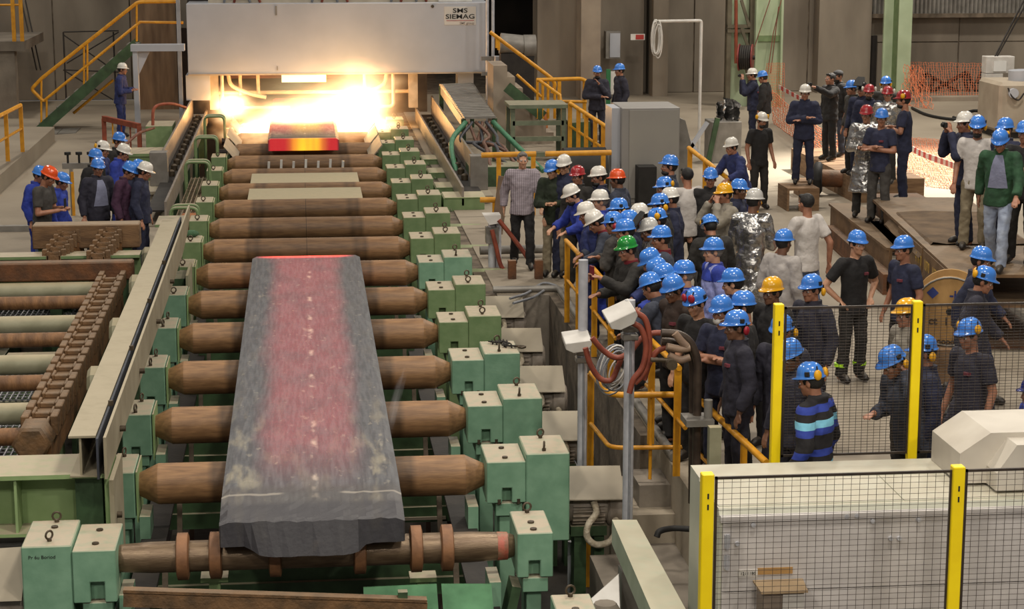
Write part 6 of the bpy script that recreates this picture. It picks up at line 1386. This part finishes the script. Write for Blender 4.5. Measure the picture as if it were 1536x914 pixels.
red_case = pm('red_case', '7a1f28', '651a21', 4, .5, bump=0)
def stripes(name, cols, scale, axis=2):
    m = pm(name, cols[0], cols[0], 5, .85, bump=.3, bscale=16); nt = m.node_tree; N = nt.nodes; L = nt.links; b = N['Principled BSDF']
    tc = N.new('ShaderNodeTexCoord'); sx = N.new('ShaderNodeSeparateXYZ'); L.new(tc.outputs['Object'], sx.inputs[0])
    mu = N.new('ShaderNodeMath'); mu.operation = 'MULTIPLY'; mu.inputs[1].default_value = scale; L.new(sx.outputs[axis], mu.inputs[0])
    fr = N.new('ShaderNodeMath'); fr.operation = 'FRACT'; L.new(mu.outputs[0], fr.inputs[0])
    cr = N.new('ShaderNodeValToRGB'); cr.color_ramp.interpolation = 'CONSTANT'; n = len(cols)
    cr.color_ramp.elements[0].color = (*hx(cols[0]), 1); cr.color_ramp.elements[1].position = 1/n; cr.color_ramp.elements[1].color = (*hx(cols[1]), 1)
    for i in range(2, n): e = cr.color_ramp.elements.new(i/n); e.color = (*hx(cols[i]), 1)
    L.new(fr.outputs[0], cr.inputs[0]); L.new(cr.outputs[0], b.inputs['Base Color']); return m
hoodie = stripes('cloth_striped_hoodie', ['1c1a1e', '1c1a1e', '2c3f98', '7cc0dc', '1c1a1e', '2c3f98'], 2.7)
check = stripes('cloth_checked_shirt', ['b5aab2', '8a7f88', 'b5aab2', '8a7f88'], 22)
_nt = check.node_tree; _b = _nt.nodes['Principled BSDF']; _src = _b.inputs['Base Color'].links[0].from_socket; _tc = _nt.nodes.new('ShaderNodeTexCoord')
_w = _nt.nodes.new('ShaderNodeTexWave'); _w.inputs['Scale'].default_value = 11; _nt.links.new(_tc.outputs['Object'], _w.inputs[0])
_m = _nt.nodes.new('ShaderNodeMix'); _m.data_type = 'RGBA'; _m.blend_type = 'MULTIPLY'; _m.inputs[0].default_value = .45; _nt.links.new(_src, _m.inputs[6]); _nt.links.new(_w.outputs[0], _m.inputs[7]); _nt.links.new(_m.outputs[2], _b.inputs['Base Color'])

G1 = 'workers left of the roller table'; G2 = 'workers on the far right'; G3 = 'onlookers in the crowd'
def P(*a, **k): return person(*a, **k)
# left group
P(62, 249, -60, 'worker in blue helmet and blue coverall half hidden behind the orange-helmet man', tc='royal', pitch=18, grp=G1, z0=-.02, s=.93)
pp = P(79, 250, -70, 'man in orange helmet and dark grey t-shirt looking down at his phone', 'phone', 'o', 'tee', 'grey', 'jeans', pitch=25, grp=G1, z0=-.02, s=1.02); held('phone', 'dark phone in the hands of the orange-helmet man', pp, 'phone')
P(97, 259, -75, 'worker in blue helmet and royal blue jacket right behind the orange-helmet man', tc='royal', pitch=20, grp=G1, z0=-.02, s=.92)
P(156, 211, -70, 'worker in white helmet with black earmuffs, behind two blue helmets on the left', hel='w', tc='coverall', muff=('y', 'back', 2), pitch=12, grp=G1, z0=-.02, s=.97)
P(180, 198, -60, 'rearmost worker of the left group, blue helmet and black jacket', tc='dark', pitch=10, grp=G1, z0=-.02, s=.97)
P(145, 223, -60, 'worker in blue helmet directly behind the left man with open dark jacket', tc='black', pitch=12, grp=G1, z0=-.02, s=.97)
P(147, 237, -30, 'worker in blue helmet with open dark jacket over a grey shirt, left group', tc='dnavy', extra=('open',), pitch=8, grp=G1, z0=-.02, s=.97)
P(189, 216, -70, 'worker in white helmet and royal blue coverall, left group', 'phone', 'w', tc='royal', pitch=20, grp=G1, z0=-.02, s=.97)
P(222, 243, -80, 'worker in white helmet at the right end of the left group, dark coverall', hel='w', tc='navy', pitch=22, grp=G1, z0=-.02, s=.97)
P(212, 240, -75, 'worker in blue helmet between the purple sweater and the white helmet', tc='navy', pitch=22, grp=G1, z0=-.02, s=.97)
P(199, 243, -65, 'man in blue helmet and purple sweater looking down, left group', tc='purple', lc='dark', pitch=24, grp=G1, z0=-.02, s=.97)
P(184, 94, -80, 'lone far worker in white helmet and navy coverall before the stairs', 'phone', 'w', tc='coverall', pitch=4, grp=G1, s=1.0, extra=('belt',))
# two men right of the mill
P(896, 98, 5, 'man in blue helmet and dark coverall holding his hand to his chin', 'chin', tc='dnavy', beard=True, z0=.24, grp=G2)
P(929, 95, 75, 'man in blue helmet and dark coverall seen from the side by the green-framed board', tc='dnavy', z0=.24, grp=G2)
# far right
pp = P(1128, 102, 95, 'man in white helmet and navy coverall raising a camera to his face', 'photo', 'w', tc='navy', grp=G2); held('camera', 'camera held up by the navy-clad man in white helmet', pp, 'camera')
P(1142, 106, 120, 'man in blue helmet and black jacket close behind the navy-clad photographer', tc='black', pitch=15, grp=G2, logo=True)
P(1144, 168, -20, 'man in black t-shirt with white helmet and yellow earmuffs near the silver foil', hel='w', top='tee', tc='black', lc='dark', muff=('y', 'up', 2), beard=True, pitch=10, grp=G2)
P(1208, 126, 15, 'man in white helmet and navy coverall standing with folded arms on the wooden box', 'folded', 'w', tc='navy', z0=.42, grp=G2, s=1.03)
pp = P(1246, 110, 70, 'bareheaded man in black stretching out his arm with a small camera', 'aim', None, tc='black', pitch=0, grp=G2, z0=.45); held('camera', 'small black camera in the outstretched hand of the bareheaded man', pp, 'camera', False)
P(1257, 102, 60, 'man in black cap, black jacket and dark jeans beside the outstretched arm', hel='cap', tc='black', lc='ngrey', beard=True, grp=G2, z0=.45)
P(1277, 120, 80, 'man in blue helmet and dark grey sweater right of the black cap', tc='grey', lc='dark', pitch=6, grp=G2, z0=.45)
P(1293, 122, 40, 'man with raised black welding visor between blue and red helmets', hel='k', tc='navy', extra=('visor',), grp=G2, z0=.45)
P(1304, 126, 20, 'man in red helmet with white earmuffs and navy shirt, left of two', hel='r', tc='navy', muff=('w', 'up', 2), beard=True, grp=G2, z0=.45)
P(1329, 114, 30, 'man in blue helmet peeking over the red helmets at the back', tc='dark', muff=('y', 'ears', 2), grp=G2, z0=.45)
P(1332, 129, 25, 'man in red helmet with white earmuffs and silver protective coat, behind', hel='r', top='jacket', tc='silver', lc='dark', muff=('w', 'up', 2), grp=G2, z0=.45)
P(1355, 135, 110, 'bearded man in red helmet with yellow earmuffs and navy t-shirt', 'folded', 'r', 'tee', 'navy', 'navy', muff=('y', 'up', 2), beard=True, grp=G2, z0=.8, s=1.0)
P(1300, 157, 25, 'man in red helmet and long silver protective coat standing on the beam', 'phone', 'r', 'coat', 'silver', 'dark', grp=G2, z0=.62, logo=True)
P(1323, 162, 45, 'man in blue helmet and navy t-shirt with folded arms on the beam', 'folded', 'b', 'tee', 'navy', 'grey', yaw=25, grp=G2, z0=.62, logo=True)
pp = P(1447, 167, 85, 'man in white helmet and navy coverall holding a red camera to his eye', 'photo', 'w', tc='navy', grp=G2, z0=1.0, s=1.0); held('camera', 'small red-lit camera held by the white-helmet man at the right', pp, 'camera')
P(1467, 173, 25, 'man in white t-shirt with blue helmet and yellow earmuffs on his ears', 'stand', 'b', 'tee', 'white', 'khaki', muff=('y', 'ears', 2), beard=True, pitch=12, grp=G2, z0=1.0, s=1.0)
P(1508, 176, 60, 'man in blue helmet behind the green jacket at the right edge', tc='navy', grp=G2, z0=1.0, s=.99)
P(1500, 195, 30, 'man in green jacket and pale jeans, blue helmet with yellow earmuffs', 'walk', 'b', 'jacket', 'green', 'ljeans', extra=('open',), muff=('y', 'back', 2), pitch=22, grp=G2, z0=1.0, s=1.0)
P(1538, 180, 40, 'man in black t-shirt with folded arms cut off by the right frame edge', 'folded', 'b', 'tee', 'black', 'dark', grp=G2, z0=1.0, s=1.02)
# crowd behind the railing
P(784, 229, 0, 'bareheaded man in checked white shirt and black trousers walking along the table', 'walk', None, 'shirt', check, 'black', 'l', hair='g', extra=('belt',), grp=G3, s=1.02)
P(826, 240, 20, 'man in blue helmet with yellow earmuffs, dark green jacket and khaki trousers', 'phone', 'b', 'jacket', 'dgreen', 'khaki', 'l', muff=('y', 'ears', 2), pitch=15, yaw=-20, grp=G3)
P(866, 248, 40, 'person in red helmet hidden behind the tall white-helmet man in navy', hel='r', tc='dark', grp=G3)
P(845, 232, 30, 'tall man in white helmet and navy coverall with glasses', 'stand', 'w', tc='navy', skin='l', pitch=12, extra=('glasses',), grp=G3, s=1.04)
P(852, 277, 75, 'man in white helmet and royal blue coverall leaning with both hands on the railing', 'rail', 'w', tc='royal', skin='l', pitch=14, beard=True, grp=G3)
P(896, 249, 80, 'man in wide white helmet with a dark vest behind the crowd', hel='w', tc='navy', beard=True, pitch=8, grp=G3)
P(925, 253, 120, 'man in orange-red helmet and shiny dark jacket', hel='o', tc='ngrey', pitch=6, skin='d', grp=G3)
P(899, 284, 85, 'grey-haired man in white helmet and blue coverall seen from the side', hel='w', tc='royal', skin='l', hair='g', pitch=4, grp=G3)
P(875, 303, 90, 'man in white helmet half hidden between two other white helmets', hel='w', tc='coverall', pitch=18, grp=G3)
P(884, 317, 95, 'man in tilted cream-white helmet and red collar bending over the railing', 'rail', 'w', tc='ngrey', pitch=22, extra=('collar',), grp=G3)
P(927, 297, 95, 'man in blue helmet with yellow earmuff beside the shiny dark jacket', tc='royal', muff=('y', 'low', 2), pitch=6, grp=G3)
P(918, 317, 120, 'man in blue helmet with red earmuffs and dark grey jacket seen from behind', 'folded', tc='grey', muff=('r', 'low', 2), pitch=10, grp=G3)
P(941, 315, 95, 'man in blue helmet squeezed behind the dark grey jacket', tc='navy', pitch=10, grp=G3)
P(936, 328, 90, 'man in blue helmet with a white sticker behind the green helmet', tc='black', pitch=8, extra=('collar',), grp=G3)
P(957, 305, 80, 'man in white helmet and black top in the middle of the crowd', hel='w', tc='black', pitch=10, skin='d', grp=G3)
pp = P(938, 354, 70, 'man in green helmet and dark jacket raising one hand over the railing', 'raise_', 'g', tc='dark', skin='m', pitch=8, extra=('collar',), grp=G3); held('case', 'dark red phone case held over the railing by the green-helmet man', pp, 'phone', False)
P(1003, 281, 100, 'man in white helmet behind the two blue helmets with yellow earmuffs', hel='w', tc='navy', pitch=10, grp=G3)
P(995, 265, 90, 'man in blue helmet with yellow earmuffs in front of the bearded profile', tc='grey', muff=('y', 'back', 2), pitch=8, grp=G3)
P(1006, 232, 90, 'bearded man in blue helmet in profile before the grey control cabinet', tc='ngrey', beard=True, pitch=-4, grp=G3, s=1.06)
P(1030, 252, 160, 'bareheaded man in white shirt seen from behind near the control cabinet', 'walk', None, 'tee', 'white', 'grey', grp=G3, s=1.04)
P(1066, 251, 10, 'man in blue helmet and black sweater facing the camera behind the yellow helmet', tc='black', grp=G3, s=1.02)
P(988, 290, 95, 'man in blue helmet with black clip and yellow earmuffs, dark jacket', tc='dark', muff=('y', 'low', 2), pitch=8, grp=G3)
P(983, 312, 95, 'man in blue helmet with two raised yellow earmuffs on top', tc='black', muff=('y', 'up', 2), pitch=12, grp=G3)
P(970, 327, 80, 'man with silver helmet and raised visor wearing a silver coat', hel='s', tc='silver', skin='d', extra=('visor',), pitch=14, grp=G3)
P(991, 338, 90, 'man in blue helmet and grey jacket with dark red collar, in profile', tc='ngrey', pitch=4, extra=('collar',), grp=G3)
P(1086, 274, 70, 'man in yellow helmet holding both hands before his face, stone-grey coverall', 'face', 'y', tc='stone', lc='stone', pitch=4, grp=G3)
P(1110, 268, -60, 'man in blue helmet turned away beside the yellow helmet', tc='navy', skin='d', grp=G3)
P(1133, 282, -150, 'man in silver-white helmet and shiny silver coat seen from behind', 'phone', 's', 'coat', 'silver', 'dark', skin='d', yaw=-20, grp=G3, s=1.06)
P(1096, 206, 65, 'man in white helmet and royal blue coverall leaning on the rear railing', 'rail', 'w', tc='coverall', skin='m', pitch=0, grp=G2)
P(1062, 322, 170, 'man in blue helmet with yellow band and black jacket, back to the camera', 'folded', tc='dark', muff=('y', 'front', 2), pitch=28, grp=G3)
P(1070, 356, 85, 'older man in blue helmet and pale blue jacket, in profile', tc='lblue', lc='royal', extra=('yoke',), skin='l', hair='g', pitch=2, grp=G3)
P(1177, 343, -130, 'man in blue helmet and light grey shirt turned away', top='shirt', tc='lgrey', lc='dark', skin='d', grp=G3)
P(1209, 291, 150, 'bareheaded man in white t-shirt and jeans walking away', 'walk', None, 'tee', 'white', 'jeans', grp=G3, s=1.06)
P(968, 374, 85, 'man in blue helmet with brim showing, topmost of the cluster of blue helmets', 'rail', tc='coverall', pitch=18, grp=G3)
P(978, 389, 88, 'man in blue helmet, second of the tight cluster at the railing', 'rail', tc='royal', pitch=20, grp=G3)
P(990, 396, 95, 'man in blue helmet, third of the tight cluster at the railing', tc='navy', pitch=20, grp=G3)
P(969, 409, 130, 'man in blue helmet and navy jacket, nearest of the tight cluster, back turned', 'rail', tc='ngrey', pitch=15, grp=G3)
P(1025, 390, 95, 'grey-haired man in blue helmet and pale blue jacket with royal blue shoulders', tc='lblue', lc='royal', extra=('yoke',), skin='l', hair='g', pitch=4, grp=G3)
P(1006, 413, 60, 'dark-skinned man in blue helmet and brown jacket looking down over the pipes', tc='brown', skin='d', pitch=16, grp=G3, logo=True)
P(1041, 432, 50, 'man in blue helmet with two red earmuffs on the front, black t-shirt', 'stand', 'b', 'tee', 'black', 'black', 'l', muff=('r', 'front', 2), pitch=14, grp=G3)
P(1097, 402, 110, 'man in blue helmet and deep blue jacket half turned away', tc='coverall', pitch=8, skin='l', grp=G3)
P(1081, 443, 45, 'man with a white dust mask below his chin, blue helmet, navy t-shirt', 'folded', 'b', 'tee', 'navy', 'navy', extra=('mask',), pitch=8, skin='m', grp=G3, logo=True)
P(1114, 436, 100, 'man in blue helmet with glasses and black t-shirt', 'stand', 'b', 'tee', 'black', 'black', extra=('glasses',), grp=G3)
P(1104, 465, 85, 'large man in blue helmet and dark coverall in profile, nearest to the stair railing', 'stand', 'b', tc='dnavy', skin='d', muff=('r', 'low', 2), pitch=4, grp=G3, logo=True)
P(1158, 415, 60, 'smiling man in yellow helmet and black jacket behind the fence post', hel='y', tc='black', skin='d', pitch=4, grp=G3)
P(1217, 411, 60, 'man in blue helmet with yellow earmuff and dark jacket above the back fence', tc='dnavy', muff=('y', 'low', 2), grp=G3)
P(1172, 472, 40, 'man in blue helmet right behind the left yellow fence post', tc='dnavy', muff=('y', 'low', 2), pitch=8, grp=G3)
P(1180, 510, 60, 'man in large blue helmet looking down beside the left yellow fence post', tc='dnavy', pitch=20, skin='d', grp=G3)
P(1212, 543, 130, 'person in black and blue striped hoodie, blue helmet with yellow earmuffs, back turned', 'stand', 'b', 'hood', hoodie, 'black', muff=('y', 'back', 2), pitch=12, grp=G3)
P(1287, 345, -20, 'man in blue helmet and black t-shirt with hi-vis ankle bands', 'hips', 'b', 'tee', 'black', 'dark', 'l', extra=('bands',), grp=G3, logo=True)
P(1355, 353, 70, 'man in blue helmet and navy t-shirt talking, in front of the cable reel', 'stand', 'b', 'tee', 'navy', 'dark', grp=G3, logo=True)
P(1360, 447, 75, 'man in yellow helmet and light jacket behind the middle fence post', hel='y', tc='stone', lc='dark', muff=('y', 'low', 2), pitch=4, grp=G3)
P(1330, 521, 75, 'man in blue helmet bending forward with his hand on his yellow earmuff', 'ear', tc='ngrey', muff=('y', 'low', 2), pitch=20, grp=G3)
P(1384, 502, 100, 'man in blue helmet and navy jacket right of the middle fence post', tc='navy', muff=('y', 'low', 2), pitch=6, grp=G3)
P(1453, 477, 65, 'man in navy t-shirt, blue helmet with raised yellow earmuff, behind the fence', 'stand', 'b', 'tee', 'dnavy', 'navy', muff=('y', 'up', 2), pitch=8, grp=G3, logo=True)
P(1476, 370, -60, 'man in blue helmet and navy jacket passing behind the cable reel', 'walk', tc='navy', pitch=10, grp=G3)
P(1483, 400, -70, 'man in blue helmet hurrying past right of the cable reel, nearer one', 'walk', tc='dnavy', muff=('y', 'back', 2), pitch=18, grp=G3)
P(1548, 566, 90, 'person in navy-blue helmet cut off by the right frame edge', hel='n', tc='royal', grp=G3, s=.84)
for _o in bpy.data.objects:
    for _k in ('_w', '_off'):
        if _k in _o: del _o[_k]
